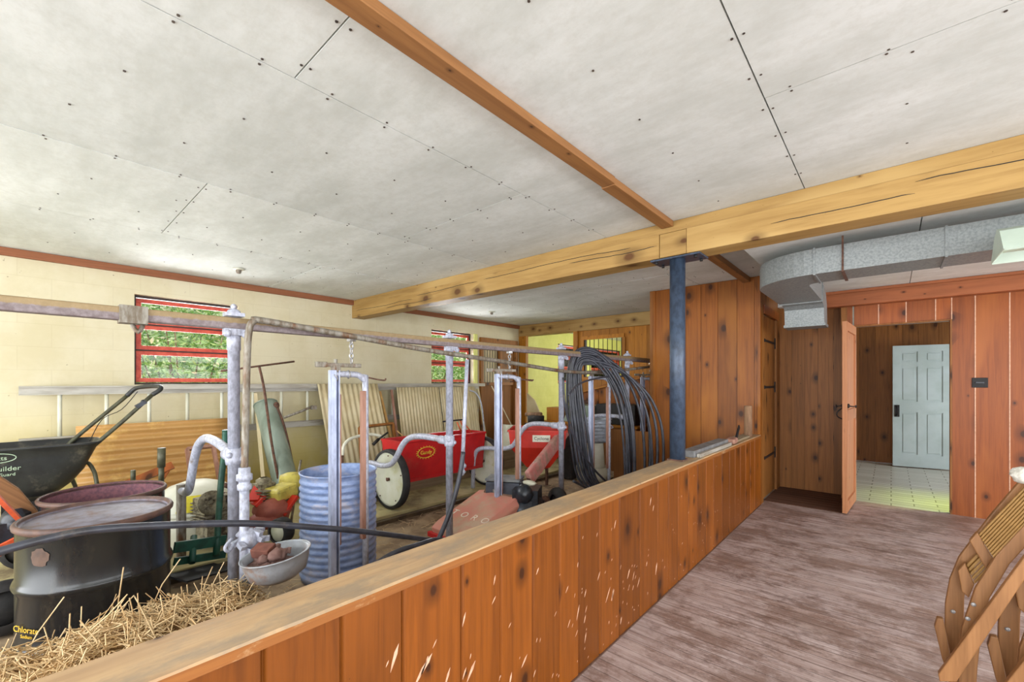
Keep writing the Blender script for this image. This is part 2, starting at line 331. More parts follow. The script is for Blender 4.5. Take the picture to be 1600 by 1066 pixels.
class MB:
    def __init__(s): s.v, s.f, s.m, s.s = [], [], [], []; s.X = None
    def add(s, vs, fs, mi=0, sm=False):
        b = len(s.v)
        for p in vs:
            p = vec(p)
            if s.X is not None: p = s.X @ p
            s.v.append(p)
        for f in fs: s.f.append([b + i for i in f]); s.m.append(mi); s.s.append(sm)
        return s
    def box(s, lo, hi, mi=0):
        x0, y0, z0 = lo; x1, y1, z1 = hi
        vs = [(x0, y0, z0), (x1, y0, z0), (x1, y1, z0), (x0, y1, z0), (x0, y0, z1), (x1, y0, z1), (x1, y1, z1), (x0, y1, z1)]
        return s.add(vs, [(0, 3, 2, 1), (4, 5, 6, 7), (0, 1, 5, 4), (1, 2, 6, 5), (2, 3, 7, 6), (3, 0, 4, 7)], mi)
    def cbox(s, c, d, rz=0, rx=0, ry=0, mi=0):
        M = Matrix.Translation(c) @ Matrix.Rotation(rz, 4, 'Z') @ Matrix.Rotation(ry, 4, 'Y') @ Matrix.Rotation(rx, 4, 'X')
        q = MB().box((-d[0] / 2, -d[1] / 2, -d[2] / 2), (d[0] / 2, d[1] / 2, d[2] / 2))
        return s.add([M @ p for p in q.v], q.f, mi)
    def bar(s, p0, p1, w, h, up=(0, 0, 1), mi=0):
        p0, p1 = vec(p0), vec(p1); d = (p1 - p0).normalized(); a = d.cross(vec(up))
        if a.length < 1e-4: a = d.cross(Vector((1, 0, 0)))
        a.normalize(); b = a.cross(d).normalized(); a *= w / 2; b *= h / 2
        vs = [p0 - a - b, p0 + a - b, p0 + a + b, p0 - a + b, p1 - a - b, p1 + a - b, p1 + a + b, p1 - a + b]
        return s.add(vs, [(0, 1, 2, 3), (7, 6, 5, 4), (0, 4, 5, 1), (1, 5, 6, 2), (2, 6, 7, 3), (3, 7, 4, 0)], mi)
    def tube(s, pts, r, n=12, k=0, closed=False, mi=0, caps=True):
        P = smooth_path(pts, k, closed) if k else [vec(p) for p in pts]
        m = len(P); R = r if isinstance(r, (list, tuple)) else None
        vs, fs = [], []; prev = None
        for i, p in enumerate(P):
            if closed: t = (P[(i + 1) % m] - P[i - 1]).normalized()
            else: t = (P[min(i + 1, m - 1)] - P[max(i - 1, 0)]).normalized()
            if prev is None:
                a = t.cross(Vector((0, 0, 1)))
                if a.length < 0.1: a = t.cross(Vector((0, 1, 0)))
            else: a = prev - t * prev.dot(t)
            a.normalize(); prev = a; b = t.cross(a)
            rr = r if R is None else R[0] + (R[-1] - R[0]) * i / (m - 1) if len(R) == 2 else R[i]
            for j in range(n):
                q = 2 * PI * j / n; vs.append(p + (a * math.cos(q) + b * math.sin(q)) * rr)
        for i in range(m if closed else m - 1):
            for j in range(n):
                i2 = (i + 1) % m; fs.append((i * n + j, i * n + (j + 1) % n, i2 * n + (j + 1) % n, i2 * n + j))
        s.add(vs, fs, mi, True)
        if caps and not closed:
            b = len(s.v) - m * n
            s.f.append([b + j for j in range(n)][::-1]); s.m.append(mi); s.s.append(False)
            s.f.append([b + (m - 1) * n + j for j in range(n)]); s.m.append(mi); s.s.append(False)
        return s
    def lathe(s, prof, c=(0, 0, 0), n=40, M=None, mi=0, sm=True, caps=False):
        vs, fs = [], []
        for (r, z) in prof:
            for j in range(n):
                q = 2 * PI * j / n; p = Vector((r * math.cos(q), r * math.sin(q), z))
                if M is not None: p = M @ p
                vs.append(p + vec(c))
        for i in range(len(prof) - 1):
            for j in range(n): fs.append((i * n + j, i * n + (j + 1) % n, (i + 1) * n + (j + 1) % n, (i + 1) * n + j))
        s.add(vs, fs, mi, sm)
        if caps:
            b = len(s.v) - len(prof) * n
            s.f.append([b + j for j in range(n)][::-1]); s.m.append(mi); s.s.append(False)
            s.f.append([b + (len(prof) - 1) * n + j for j in range(n)]); s.m.append(mi); s.s.append(False)
        return s
    def prism(s, poly, e, mi=0):
        P = [vec(p) for p in poly]; e = vec(e); n = len(P)
        return s.add(P + [p + e for p in P], [tuple(range(n))[::-1], tuple(range(n, 2 * n))] + [(i, (i + 1) % n, n + (i + 1) % n, n + i) for i in range(n)], mi)
    def ball(s, c, r, n=12, sq=(1, 1, 1), mi=0, jit=0.0):
        vs, fs = [], []; m = n // 2
        for i in range(m + 1):
            th = PI * i / m
            for j in range(n):
                q = 2 * PI * j / n
                d = Vector((math.sin(th) * math.cos(q), math.sin(th) * math.sin(q), math.cos(th)))
                k = r * (1 + jit * noise.noise(d * 2.0 + vec(c) * 9))
                vs.append(vec(c) + Vector((d.x * sq[0], d.y * sq[1], d.z * sq[2])) * k)
        for i in range(m):
            for j in range(n): fs.append((i * n + j, (i + 1) * n + j, (i + 1) * n + (j + 1) % n, i * n + (j + 1) % n))
        return s.add(vs, fs, mi, True)
    def sheet(s, o, du, dv, nu, nv, off, th, mi=0, sm=True):
        """thin sheet o+du*u+dv*v displaced by off(u,v) along its normal, with real thickness"""
        o, du, dv = vec(o), vec(du), vec(dv); N = du.cross(dv).normalized(); vs, fs = [], []
        for layer in (0, 1):
            for i in range(nu + 1):
                for j in range(nv + 1):
                    u, v = i / nu, j / nv; vs.append(o + du * u + dv * v + N * (off(u, v) + layer * th))
        L = (nu + 1) * (nv + 1); q = lambda i, j: i * (nv + 1) + j
        for i in range(nu):
            for j in range(nv):
                a = (q(i, j), q(i + 1, j), q(i + 1, j + 1), q(i, j + 1)); fs.append(a[::-1]); fs.append(tuple(L + x for x in a))
        for i in range(nu): fs.append((q(i, 0), q(i + 1, 0), L + q(i + 1, 0), L + q(i, 0))); fs.append((q(i + 1, nv), q(i, nv), L + q(i, nv), L + q(i + 1, nv)))
        for j in range(nv): fs.append((q(0, j + 1), q(0, j), L + q(0, j), L + q(0, j + 1))); fs.append((q(nu, j), q(nu, j + 1), L + q(nu, j + 1), L + q(nu, j)))
        return s.add(vs, fs, mi, sm)
    def build(s, name, mats, parent=None, loc=None, bevel=0.0, label=None):
        base = BASE[parent.name] if parent is not None else (vec(loc) if loc is not None else Vector((0, 0, 0)))
        me = bpy.data.meshes.new(name); me.from_pydata([tuple(p - base) for p in s.v], [], s.f)
        for m in (mats if isinstance(mats, (list, tuple)) else [mats]): me.materials.append(m)
        me.polygons.foreach_set('material_index', s.m); me.polygons.foreach_set('use_smooth', s.s)
        me.validate(); me.update()
        o = bpy.data.objects.new(name, me); COL.objects.link(o)
        if parent is not None: o.parent = parent
        else: o.location = base
        BASE[o.name] = base
        if bevel:
            b = o.modifiers.new('bevel', 'BEVEL'); b.width = bevel; b.segments = 2; b.limit_method = 'ANGLE'; b.angle_limit = 0.7
        if label: o['label'] = label
        return o


def thing(name, label, cat, loc, group=None):
    o = bpy.data.objects.new(name, None); COL.objects.link(o); o.location = loc; o.empty_display_size = 0.1
    BASE[o.name] = vec(loc); return tag(o, label, cat, group)


def tag(o, label, cat, group=None, kind=None):
    o['label'] = label; o['category'] = cat
    if group: o['group'] = group
    if kind: o['kind'] = kind
    return o


def struct(o): o['kind'] = 'structure'; return o


def dup(root, loc, rz, label, group=None):
    r = root.copy(); COL.objects.link(r); r.location = loc; r.rotation_euler = (0, 0, rz); r['label'] = label
    if group: r['group'] = group
    for ch in list(root.children):
        c = ch.copy(); COL.objects.link(c); c.parent = r
        for g in ch.children:
            d = g.copy(); COL.objects.link(d); d.parent = c
    return r


def text(name, body, size, m, parent, M, ext=0.0012, squash=1.0, label=None):
    cu = bpy.data.curves.new(name, 'FONT'); cu.body = body; cu.size = size; cu.extrude = ext; cu.align_x = 'CENTER'; cu.align_y = 'CENTER'; cu.resolution_u = 3
    t = bpy.data.objects.new('tmp', cu); COL.objects.link(t); bpy.context.view_layer.update()
    me = bpy.data.meshes.new_from_object(t.evaluated_get(bpy.context.evaluated_depsgraph_get()))
    bpy.data.objects.remove(t)
    B = BASE[parent.name]; me.transform(Matrix.Translation(-B) @ M @ Matrix.Diagonal((squash, 1, 1, 1)))
    me.materials.clear(); me.materials.append(m)
    o = bpy.data.objects.new(name, me); COL.objects.link(o); o.parent = parent; BASE[o.name] = B
    if label: o['label'] = label
    return o


def frame_mat(c, xdir, ydir):
    x = vec(xdir).normalized(); y = vec(ydir); y = (y - x * y.dot(x)).normalized(); z = x.cross(y)
    M = Matrix.Identity(4)
    for i in range(3): M[i][0], M[i][1], M[i][2], M[i][3] = x[i], y[i], z[i], c[i]
    return M

# ================================================================== THE SETTING
CZ = 2.66


def wall_x(name, m, x0, x1, y0, y1, z0, z1, holes):
    mb = MB(); ys = sorted(set([y0, y1] + [h[0] for h in holes] + [h[1] for h in holes]))
    for a, b in zip(ys, ys[1:]):
        hs = [h for h in holes if h[0] <= a and h[1] >= b]
        if not hs: mb.box((x0, a, z0), (x1, b, z1)); continue
        h = hs[0]
        if h[2] > z0: mb.box((x0, a, z0), (x1, b, h[2]))
        if h[3] < z1: mb.box((x0, a, h[3]), (x1, b, z1))
    return struct(mb.build(name, m))


def wall_y(name, m, y0, y1, x0, x1, z0, z1, holes):
    mb = MB(); xs = sorted(set([x0, x1] + [h[0] for h in holes] + [h[1] for h in holes]))
    for a, b in zip(xs, xs[1:]):
        hs = [h for h in holes if h[0] <= a and h[1] >= b]
        if not hs: mb.box((a, y0, z0), (b, y1, z1)); continue
        h = hs[0]
        if h[2] > z0: mb.box((a, y0, z0), (b, y1, h[2]))
        if h[3] < z1: mb.box((a, y0, h[3]), (b, y1, z1))
    return struct(mb.build(name, m))


W1 = (0.79, 1.775, 1.395, 2.375); W2 = (4.785, 5.80, 1.40, 2.365); W3 = (8.65, 9.6, 1.39, 2.37); W4 = (10.2, 12.0, 1.39, 2.37)
D2 = (5.96, 7.07, 0.06, 2.31)
wall_x('wall_left', block_m, -6.32, -6.12, -3.4, 7.2, 0, CZ, [W1, W2, D2])
wall_x('wall_side_room', yblock_m, -6.32, -6.12, 7.2, 13.2, 0, CZ, [W3, W4])
struct(MB().box((-6.32, 13.0, 0), (-2.2, 13.2, CZ)).build('wall_side_room_end', yblock_m))
wall_x('wall_side_room_right', yblock_m, -2.4, -2.2, 7.35, 13.0, 0, CZ, [(9.2, 12.2, 0.7, 2.3)])
wall_y('wall_near', block_m, -3.4, -3.2, -6.12, 3.5, 0, CZ, [(-5.6, 3.2, 0, 2.5)])  # wide opening behind the camera, added to let light in
wall_x('wall_right', pine_dark, 3.5, 3.6, -3.2, 6.6, 0, CZ, [(-2.6, 5.7, 0.6, 2.45)])  # long opening out of view, added for the fill light

# floors
struct(MB().box((-1.2, -3.4, -0.12), (3.6, 6.6, 0)).build('floor_hall', floor_m))
struct(MB().box((-6.32, -3.4, -0.14), (-1.2, 7.35, -0.004)).build('floor_barn', barnfloor_m))
mb = MB().box((-6.12, -3.2, -0.01), (-3.86, 7.2, 0.065))
struct(mb.build('floor_platform', platform_m, bevel=0.008))
struct(MB().box((-3.86, -3.2, -0.01), (-3.80, 7.1, 0.035)).build('trim_curb', plain('dark_curb', (92, 76, 54), (62, 50, 38), 8), bevel=0.004))
struct(MB().box((-6.32, 7.2, -0.14), (-2.2, 13.2, 0.04)).build('floor_side_room', platform_m))
struct(MB().box((-1.4, 6.6, -0.12), (2.6, 10.25, -0.006)).build('floor_passage', tile_m))
mb = MB(); y = 5.86
while y < 6.79:
    mb.box((-1.15, y, 0.0), (-0.40, min(y + 0.115, 6.8), 0.006)); y += 0.12
struct(mb.build('floor_recess_boards', hatch_m))

# ceiling: separate sheets in one mesh, with nail heads
mb = MB()
cols = [(-6.12, -4.55, [-0.9, 2.1, 4.9]), (-4.55, -3.2, [-2.1, 0.757, 3.6, 6.0]), (-3.2, -1.825, [-0.7, 2.163, 4.9]), (-1.825, -0.415, [-2.1, 0.73, 3.42, 5.2]),
        (-0.415, 1.0, [-0.7, 2.135]), (1.0, 2.4, [-2.0, 0.8, 3.2]), (2.4, 3.6, [-0.5, 2.3])]
g = 0.003
for x0, x1, cuts in cols:
    ymax = 7.35 if x1 < -1.5 else 3.46
    ys = [-3.4] + [c for c in cuts if c < ymax - 0.1] + [ymax]
    for a, b in zip(ys, ys[1:]):
        xb = x1
        dz = random.uniform(0, 0.003)
        mb.box((x0 + g, a + g, CZ - dz), (xb - g, b - g, CZ + 0.02))
mb.box((-1.825 + g, 3.46, CZ), (-1.24, 5.7, CZ + 0.02))
mb.box((-6.4, -3.5, CZ + 0.021), (3.7, 7.4, CZ + 0.1), mi=1)
def nail(x, y, z=CZ):
    mb.lathe([(0.0, -0.004), (0.0052, -0.004), (0.0052, 0.0)], (x + random.uniform(-.006, .006), y + random.uniform(-.01, .01), z), 6, mi=2, sm=False)
for x0, x1, cuts in cols:
    for side in (x0 + 0.018, x1 - 0.018):
        y = -0.2
        while y < (7.0 if x1 < -1.5 else 3.2):
            if side < 2: nail(side, y)
            y += 0.27
    for c in cuts:
        for q in range(5):
            for e in (-0.02, 0.02):
                if -0.3 < c < 7: nail(x0 + 0.1 + q * (x1 - x0 - 0.2) / 4, c + e)
    for q in (1, 2):
        y = -0.4 + q * 0.13
        while y < 6.8 and not (x1 > -1.5 and y > 3.2): nail(x0 + q * (x1 - x0) / 3, y); y += 0.41
struct(mb.build('ceiling', [ceil_m, black_m, nail_m]))
mb = MB()
for x0, x1 in ((-0.92, 0.155), (0.155, 1.5), (1.5, 3.5)):
    for y0, y1 in ((3.46, 5.0), (5.0, 6.6)):
        mb.box((x0 + g, y0 + g, 2.52), (x1 - g, y1 - g, 2.56))
mb.box((-0.92, 3.46, 2.56), (3.5, 6.8, 2.66), mi=1); mb.box((-1.24, 3.46, 2.66), (-0.92, 6.85, 2.70)); mb.box((-0.92, 6.6, 2.52), (-0.3, 6.85, 2.56))
struct(mb.build('ceiling_rear', [ceil_m, black_m]))
struct(MB().box((-6.32, 7.35, CZ), (-2.2, 13.2, CZ + 0.1)).build('ceiling_side_room', ceil_m))
struct(MB().box((-1.4, 6.66, 2.42), (2.6, 10.25, 2.5)).build('ceiling_passage', ceil_m))
struct(MB().box((-6.12, -3.2, 2.585), (-6.075, 3.29, CZ - 0.004)).box((-6.12, 3.49, 2.585), (-6.075, 7.14, CZ - 0.004)).build('trim_left_wall_top', trim_red))

# half wall
seams = [0.384 - 0.2 * k for k in range(17, 0, -1)] + [0.384, 0.581, 0.778, 1.022, 1.224, 1.423, 1.62, 1.781, 1.977, 2.194, 2.455, 2.72, 2.9, 3.078, 3.28, 3.483, 3.69, 3.887, 4.13, 4.371, 4.56, 4.76, 4.961, 5.16, 5.36, 5.64]
mb = MB()
for a, b in zip(seams, seams[1:]):
    e = 0.004
    vs = [(-1.135, a + 0.009, 0.0), (-1.135, b - 0.009, 0.0), (-1.135, b - 0.009, 0.778), (-1.135, a + 0.009, 0.778),
          (-1.145, a + e - 0.003, 0.0), (-1.145, b - e + 0.003, 0.0), (-1.145, b - e + 0.003, 0.778), (-1.145, a + e - 0.003, 0.778)]
    mb.add(vs, [(0, 1, 2, 3), (4, 0, 3, 7), (1, 5, 6, 2)])
mb.box((-1.295, -3.2, 0), (-1.146, 5.64, 0.778), mi=0)
rs = random.Random(3)
for k in range(130):
    y = rs.uniform(0.45, 2.9); z = rs.uniform(0.04, 0.68)
    if rs.random() < 0.35: z = rs.uniform(0.02, 0.35)
    if abs((y - 1.3)) > 1.2 and rs.random() < 0.5: continue
    L = rs.choice([0.006, 0.006, 0.009, 0.012, 0.02, 0.032]) * rs.uniform(0.7, 1.3); wd = L * rs.uniform(0.08, 0.22) + 0.0006; an = rs.uniform(0.5, 1.0)
    dy, dz = math.cos(an + 0.3), math.sin(an + 0.3)
    P = [(-L, 0), (-L * .5, wd * .6), (L * .4, wd), (L, 0), (L * .3, -wd * .8), (-L * .4, -wd * .5)]
    mb.prism([(-1.1354, y + a * dy - b * dz, z + a * dz + b * dy) for a, b in P], (0.0011, 0, 0), mi=1)
for k in range(60):
    y = rs.uniform(2.8, 5.5); z = rs.uniform(0.02, 0.7); L = rs.uniform(0.004, 0.014)
    mb.prism([(-1.1354, y, z), (-1.1354, y + L * .4, z + L), (-1.1354, y + L * .7, z + L * .8)], (0.0011, 0, 0), mi=1)
hw = struct(mb.build('wall_half_partition', [pine_half, nick_m]))
mb = MB(); N = 130; vs = []; 
for i in range(N + 1):
    y = -3.2 + i * (8.85) / N
    wob = 0.005 * noise.noise(Vector((y * 2.3, 1, 0))) + 0.003 * noise.noise(Vector((y * 9, 5, 0)))
    vs += [(-1.312 + wob * .5, y, 0.7785), (-1.312 + wob * .5, y, 0.812), (-1.136 + wob, y, 0.812 - abs(wob) * .6), (-1.131, y, 0.805), (-1.131, y, 0.7785)]
fs = []; ms = []
for i in range(N):
    for j, m_ in ((0, 0), (1, 0), (2, 0), (3, 1)):
        a = i * 5 + j; fs.append((a, a + 1, a + 6, a + 5)); ms.append(m_)
b0 = len(mb.v); mb.v += [Vector(p) for p in vs]; mb.f += [list(f)[::-1] for f in fs]; mb.m += ms; mb.s += [False] * len(fs)
mb.f.append([N * 5 + k for k in range(5)]); mb.m.append(0); mb.s.append(False)
struct(mb.build('trim_half_wall_cap', [cap_m, capside_m]))
# shoe of dirt along the foot of the half wall
struct(MB().box((-1.1465, -3.2, 0.0), (-1.128, 5.64, 0.006)).build('baseboard_half_wall', hatch_m))


def board_wall_y(mb, y, x0, x1, z0, z1, wd, depth=0.012, seamlist=None, bead=None, flip=1):
    xs = seamlist or []
    if not xs:
        x = x0; rr = random.Random(int(abs(x0) * 100 + z0 * 7))
        while x < x1 - 0.05: xs.append(x); x += wd * rr.uniform(0.8, 1.2)
        xs.append(x1)
    for a, b in zip(xs, xs[1:]):
        mb.box((a + 0.003, y, z0), (b - 0.003, y + depth, z1))
        if bead: mb.box((b - 0.0055, y - 0.003, z0), (b + 0.0035, y + depth, z1), mi=bead)
    mb.box((x0, y + depth * 0.6, z0), (x1, y + depth + 0.05, z1))
    return mb


def board_wall_x(mb, x, y0, y1, z0, z1, wd, depth=0.012):
    ys = []; y = y0
    while y < y1 - 0.05: ys.append(y); y += wd * random.uniform(0.8, 1.2)
    ys.append(y1)
    for a, b in zip(ys, ys[1:]): mb.box((x - depth, a + 0.003, z0), (x, b - 0.003, z1))
    mb.box((x - depth - 0.05, y0, z0), (x - depth * 0.6, y1, z1))
    return mb


# closet partition closing the barn off, seen over the half wall
mb = board_wall_y(MB(), 5.65, -2.42, -1.135, 0.0, 2.655, 0.2, seamlist=[-2.42, -2.20, -1.985, -1.80, -1.60, -1.385, -1.20, -1.135])
struct(mb.build('wall_closet_front', pine))
struct(MB().box((-2.425, 5.635, 0.0), (-2.39, 5.65, 2.655)).box((-1.165, 5.638, 0.815), (-1.135, 5.65, 2.655)).build('trim_closet_corner', pine))
mb = MB().box((-2.47, 5.65, 0), (-2.42, 7.2, CZ)); struct(mb.build('wall_closet_left', pine_dark))
# side of the closet with a strap-hinged door in it
mb = MB().box((-1.185, 5.71, 0), (-1.135, 5.80, 2.66)).box((-1.185, 6.58, 0), (-1.135, 6.80, 2.66)).box((-1.185, 5.80, 2.24), (-1.135, 6.58, 2.66))
struct(mb.build('wall_closet_side', pine_dark))
struct(MB().box((-1.134, 5.78, 2.235), (-1.118, 6.62, 2.34)).build('trim_closet_door_head', pine_red, bevel=0.003))
dd = MB(); y = 5.81
while y < 6.56: dd.box((-1.175, y, 0.02), (-1.155, min(y + 0.145, 6.575), 2.23)); y += 0.15
cd = struct(dd.build('door_1', pine_dark))
for z in (1.93, 1.36, 0.5):
    h = MB().bar((-1.151, 6.57, z), (-1.151, 5.95, z), 0.006, 0.028, (0, 0, 1)).box((-1.154, 6.53, z - 0.07), (-1.146, 6.575, z + 0.07)).ball((-1.151, 5.95, z), 0.024, 8, (0.3, 1, 1))
    h.build('strap_hinge', black_m, cd)

# recess wall, doorway wall
struct(board_wall_y(MB(), 6.80, -1.185, -0.40, 0.0, 2.66, 0.17).build('wall_recess', pine_dark))
struct(MB().box((-0.46, 6.6, 0), (-0.40, 6.81, 2.52)).build('trim_recess_corner', pine_dark))
mb = board_wall_y(MB(), 6.6, -0.335, 0.49, 2.10, 2.40, 0.2, seamlist=[-0.335, -0.109, 0.128, 0.366, 0.49], bead=1)
mb2 = board_wall_y(mb, 6.6, 0.49, 3.5, 0.0, 2.40, 0.24, seamlist=[0.49, 0.663, 0.902, 1.14, 1.38, 1.62, 1.85, 2.1, 2.34, 2.6, 2.84, 3.08, 3.3, 3.5], bead=1)
mb2.box((-0.46, 6.602, 0.0), (-0.35, 6.62, 2.40)); mb2.box((-0.46, 6.62, 2.40), (3.5, 6.66, 2.52))
struct(mb2.build('wall_back', [pine_red, nick_m]))
# jambs
struct(MB().box((-0.352, 6.6, 0), (-0.335, 6.70, 2.10)).box((0.478, 6.595, 0), (0.492, 6.70, 2.10)).box((-0.352, 6.60, 2.09), (0.492, 6.70, 2.104)).build('trim_doorway', pine_dark))
# open plank door
p0, p1 = Vector((-0.352, 6.59)), Vector((-0.395, 5.83))
d = (p1 - p0).normalized(); nrm = Vector((-d.y, d.x))
def leaf_pt(t, o, z): q = p0 + d * t + nrm * o; return (q.x, q.y, z)
Ld = (p1 - p0).length
mb = MB()
for a, b in ((0, .2), (.2, .39), (.39, .57), (.57, Ld)):
    mb.prism([leaf_pt(a + .002, -.0, .012), leaf_pt(b - .002, -.0, .012), leaf_pt(b - .002, .022, .012), leaf_pt(a + .002, .022, .012)], (0, 0, 2.065))
dr = struct(mb.build('door_2', pine_leaf))
mb = MB()
for a, b, z0, z1 in ((0.0, 0.07, .012, 2.077), (Ld - .07, Ld, .012, 2.077), (.07, Ld - .07, 1.98, 2.077), (.07, Ld - .07, .012, .13), (.07, Ld - .07, 1.0, 1.12)):
    mb.prism([leaf_pt(a, .022, z0), leaf_pt(b, .022, z0), leaf_pt(b, .04, z0), leaf_pt(a, .04, z0)], (0, 0, z1 - z0))
mb.build('door_frame_rails', pine_leaf, dr)
hz = 1.165
hm = MB()
for sgn, o in ((-1, -0.002), (1, 0.042)):
    c = leaf_pt(Ld - .06, o + sgn * .004, hz)
    hm.ball(c, 0.026, 10, (0.5, 1, 1))
    hm.tube([leaf_pt(Ld - .06, o, hz), leaf_pt(Ld - .065, o + sgn * .05, hz - .005), leaf_pt(Ld - .10, o + sgn * .065, hz + .005), leaf_pt(Ld - .12, o + sgn * .06, hz - .02)], 0.006, 8, 4)
hm.tube([leaf_pt(Ld - .10, -.004, hz - .02), leaf_pt(Ld - .06, -.05, hz - .07), leaf_pt(Ld - .07, -.05, hz - .12), leaf_pt(Ld - .10, -.006, hz - .15)], 0.006, 8, 4)
hm.build('door_latch', black_m, dr, label='black iron thumb latch')
# passage walls
struct(board_wall_y(MB(), 10.05, -1.3, 2.5, 0.0, 2.42, 0.21).build('wall_passage_back', pine_dark))
struct(MB().box((-1.35, 6.86, 0), (-1.3, 10.1, 2.42)).build('wall_passage_left', pine_dark))
wall_x('wall_passage_right', pine_dark, 2.5, 2.56, 6.66, 10.1, 0, 2.42, [(7.1, 9.2, 0.15, 2.15)])
# six-panel painted door standing open against the passage wall
a, b = Vector((0.021, 9.72)), Vector((0.728, 9.85)); d = (b - a).normalized(); nn = Vector((-d.y, d.x)); WL = (b - a).length
def dp(t, o, z): q = a + d * t + nn * o; return (q.x, q.y, z)
def dbox(mb, t0, t1, z0, z1, o0, o1, mi=0): return mb.prism([dp(t0, o0, z0), dp(t1, o0, z0), dp(t1, o1, z0), dp(t0, o1, z0)], (0, 0, z1 - z0), mi)
mb = dbox(MB(), 0, WL, .012, 2.035, .012, .034)
for t0, t1 in ((0, .10), (WL - .10, WL)): dbox(mb, t0, t1, .012, 2.035, 0, .013)
for z0, z1 in ((.22, .92), (1.10, 1.68), (1.76, 1.93)): dbox(mb, WL / 2 - .045, WL / 2 + .045, z0, z1, 0, .013)
for z0, z1 in ((.012, .22), (.92, 1.10), (1.68, 1.76), (1.93, 2.035)): dbox(mb, .1, WL - .1, z0, z1, 0, .013)
wd = struct(mb.build('door_3', doorwhite))
for t0, t1 in ((.13, WL / 2 - .075), (WL / 2 + .075, WL - .13)):
    for z0, z1 in ((.25, .89), (1.13, 1.65), (1.79, 1.90)):
        dbox(MB(), t0, t1, z0, z1, .004, .0125).build('door_panel', doorwhite, wd, bevel=0.004)
c = dp(.05, -.02, .93)
MB().tube([dp(.05, 0, 1.02), dp(.05, -.04, 1.0), dp(.05, -.045, .90), dp(.05, 0, .86)], .011, 8, 5).prism([dp(.02, -.006, .84), dp(.085, -.006, .84), dp(.085, 0, .84), dp(.02, 0, .84)], (0, 0, .2)).build('door_handle', black_m, wd, label='black handle and plate')

# left-wall doorway: barred upper light and plywood lower panel
D2m = MB().box((-6.20, 5.96, .06), (-6.06, 6.03, 2.31)).box((-6.20, 7.0, .06), (-6.06, 7.07, 2.31)).box((-6.20, 6.03, 2.22), (-6.06, 7.0, 2.31)).box((-6.19, 6.03, 1.36), (-6.10, 7.0, 1.42)).box((-6.17, 6.62, 1.42), (-6.11, 7.0, 2.22)).box((-6.19, 6.55, 1.42), (-6.10, 6.62, 2.22))
d2 = struct(D2m.build('door_4', pine_dark))
MB().box((-6.18, 6.03, .06), (-6.14, 7.0, 1.36)).build('door_panel', plywood, d2)
mb = MB().box((-6.19, 6.03, 1.42), (-6.17, 6.55, 2.22))
mb.build('slatted_panel', fibre_w, d2)
for k in range(7): MB().tube([(-6.15, 6.07 + k * .075, 1.42), (-6.15, 6.07 + k * .075, 2.22)], .006, 6).build('window_bar', black_m, d2)

# windows
def window(name, hole, frame=winred, plain_white=False):
    y0, y1, z0, z1 = hole; x = -6.23
    mb = MB().box((x - .03, y0, z0), (x + .03, y0 + .022, z1)).box((x - .03, y1 - .022, z0), (x + .03, y1, z1)).box((x - .03, y0 + .022, z0), (x + .03, y1 - .022, z0 + .02)).box((x - .03, y0 + .022, z1 - .024), (x + .03, y1 - .022, z1))
    h = (z1 - z0 - .044)
    cuts = [z0 + .02, z0 + .02 + h * .385, z0 + .02 + h * .69, z1 - .024]
    for c in cuts[1:-1]: mb.box((x - .015, y0 + .022, c - .007), (x + .02, y1 - .022, c + .007))
    wn = struct(mb.build(name, dkframe))
    for a, b in zip(cuts, cuts[1:]):
        f = MB(); a += .007; b -= .007; i0, i1 = y0 + .025, y1 - .025; t = .045
        f.box((x - .012, i0, a), (x + .012, i1, a + t)).box((x - .012, i0, b - t), (x + .012, i1, b)).box((x - .012, i0, a + t), (x + .012, i0 + t, b - t)).box((x - .012, i1 - t, a + t), (x + .012, i1, b - t))
        so = f.build('window_sash', frame, wn, bevel=.003)
        MB().box((x - .003, i0 + t, a + t), (x + .003, i1 - t, b - t)).build('pane', glass_m, so)
    return wn
window('window_1', W1); window('window_2', W2); window('window_3', W3); window('window_4', W4)
struct(MB().box((-6.125, W2[1] + .01, W2[2] - .02), (-6.10, W2[1] + .10, W2[3])).build('trim_window_2', yblock_m))
# far wall of the barn bay, below the rear beam
mb = board_wall_y(MB(), 7.20, -4.66, -4.5, 0, 2.42, .16)
board_wall_y(mb, 7.20, -3.65, -2.47, 0, 2.42, .2); board_wall_y(mb, 7.20, -4.5, -3.65, 0, 1.51, .2); board_wall_y(mb, 7.20, -4.5, -3.65, 2.27, 2.42, .2)
struct(mb.build('wall_far', pine_gold))
mb = MB().box((-4.70, 7.16, 0), (-4.60, 7.2, 2.42)).box((-6.12, 7.17, 0), (-5.92, 7.25, 2.42)).box((-4.53, 7.17, 2.24), (-3.62, 7.20, 2.31)).box((-4.53, 7.17, 1.47), (-3.62, 7.2, 1.52)).box((-3.66, 7.17, 1.52), (-3.60, 7.2, 2.24)).box((-4.53, 7.17, 1.52), (-4.47, 7.2, 2.24))
struct(mb.build('trim_far_wall', pine_gold))
bw = struct(MB().box((-4.47, 7.2, 1.51), (-4.45, 7.26, 2.27)).box((-3.68, 7.2, 1.51), (-3.66, 7.26, 2.27)).box((-4.45, 7.2, 1.51), (-3.68, 7.26, 1.53)).build('window_5', dkframe))
for k in range(8): MB().tube([(-4.36 + k * .095, 7.22, 1.53), (-4.36 + k * .095, 7.22, 2.27)], .007, 8).build('window_bar', black_m, bw)

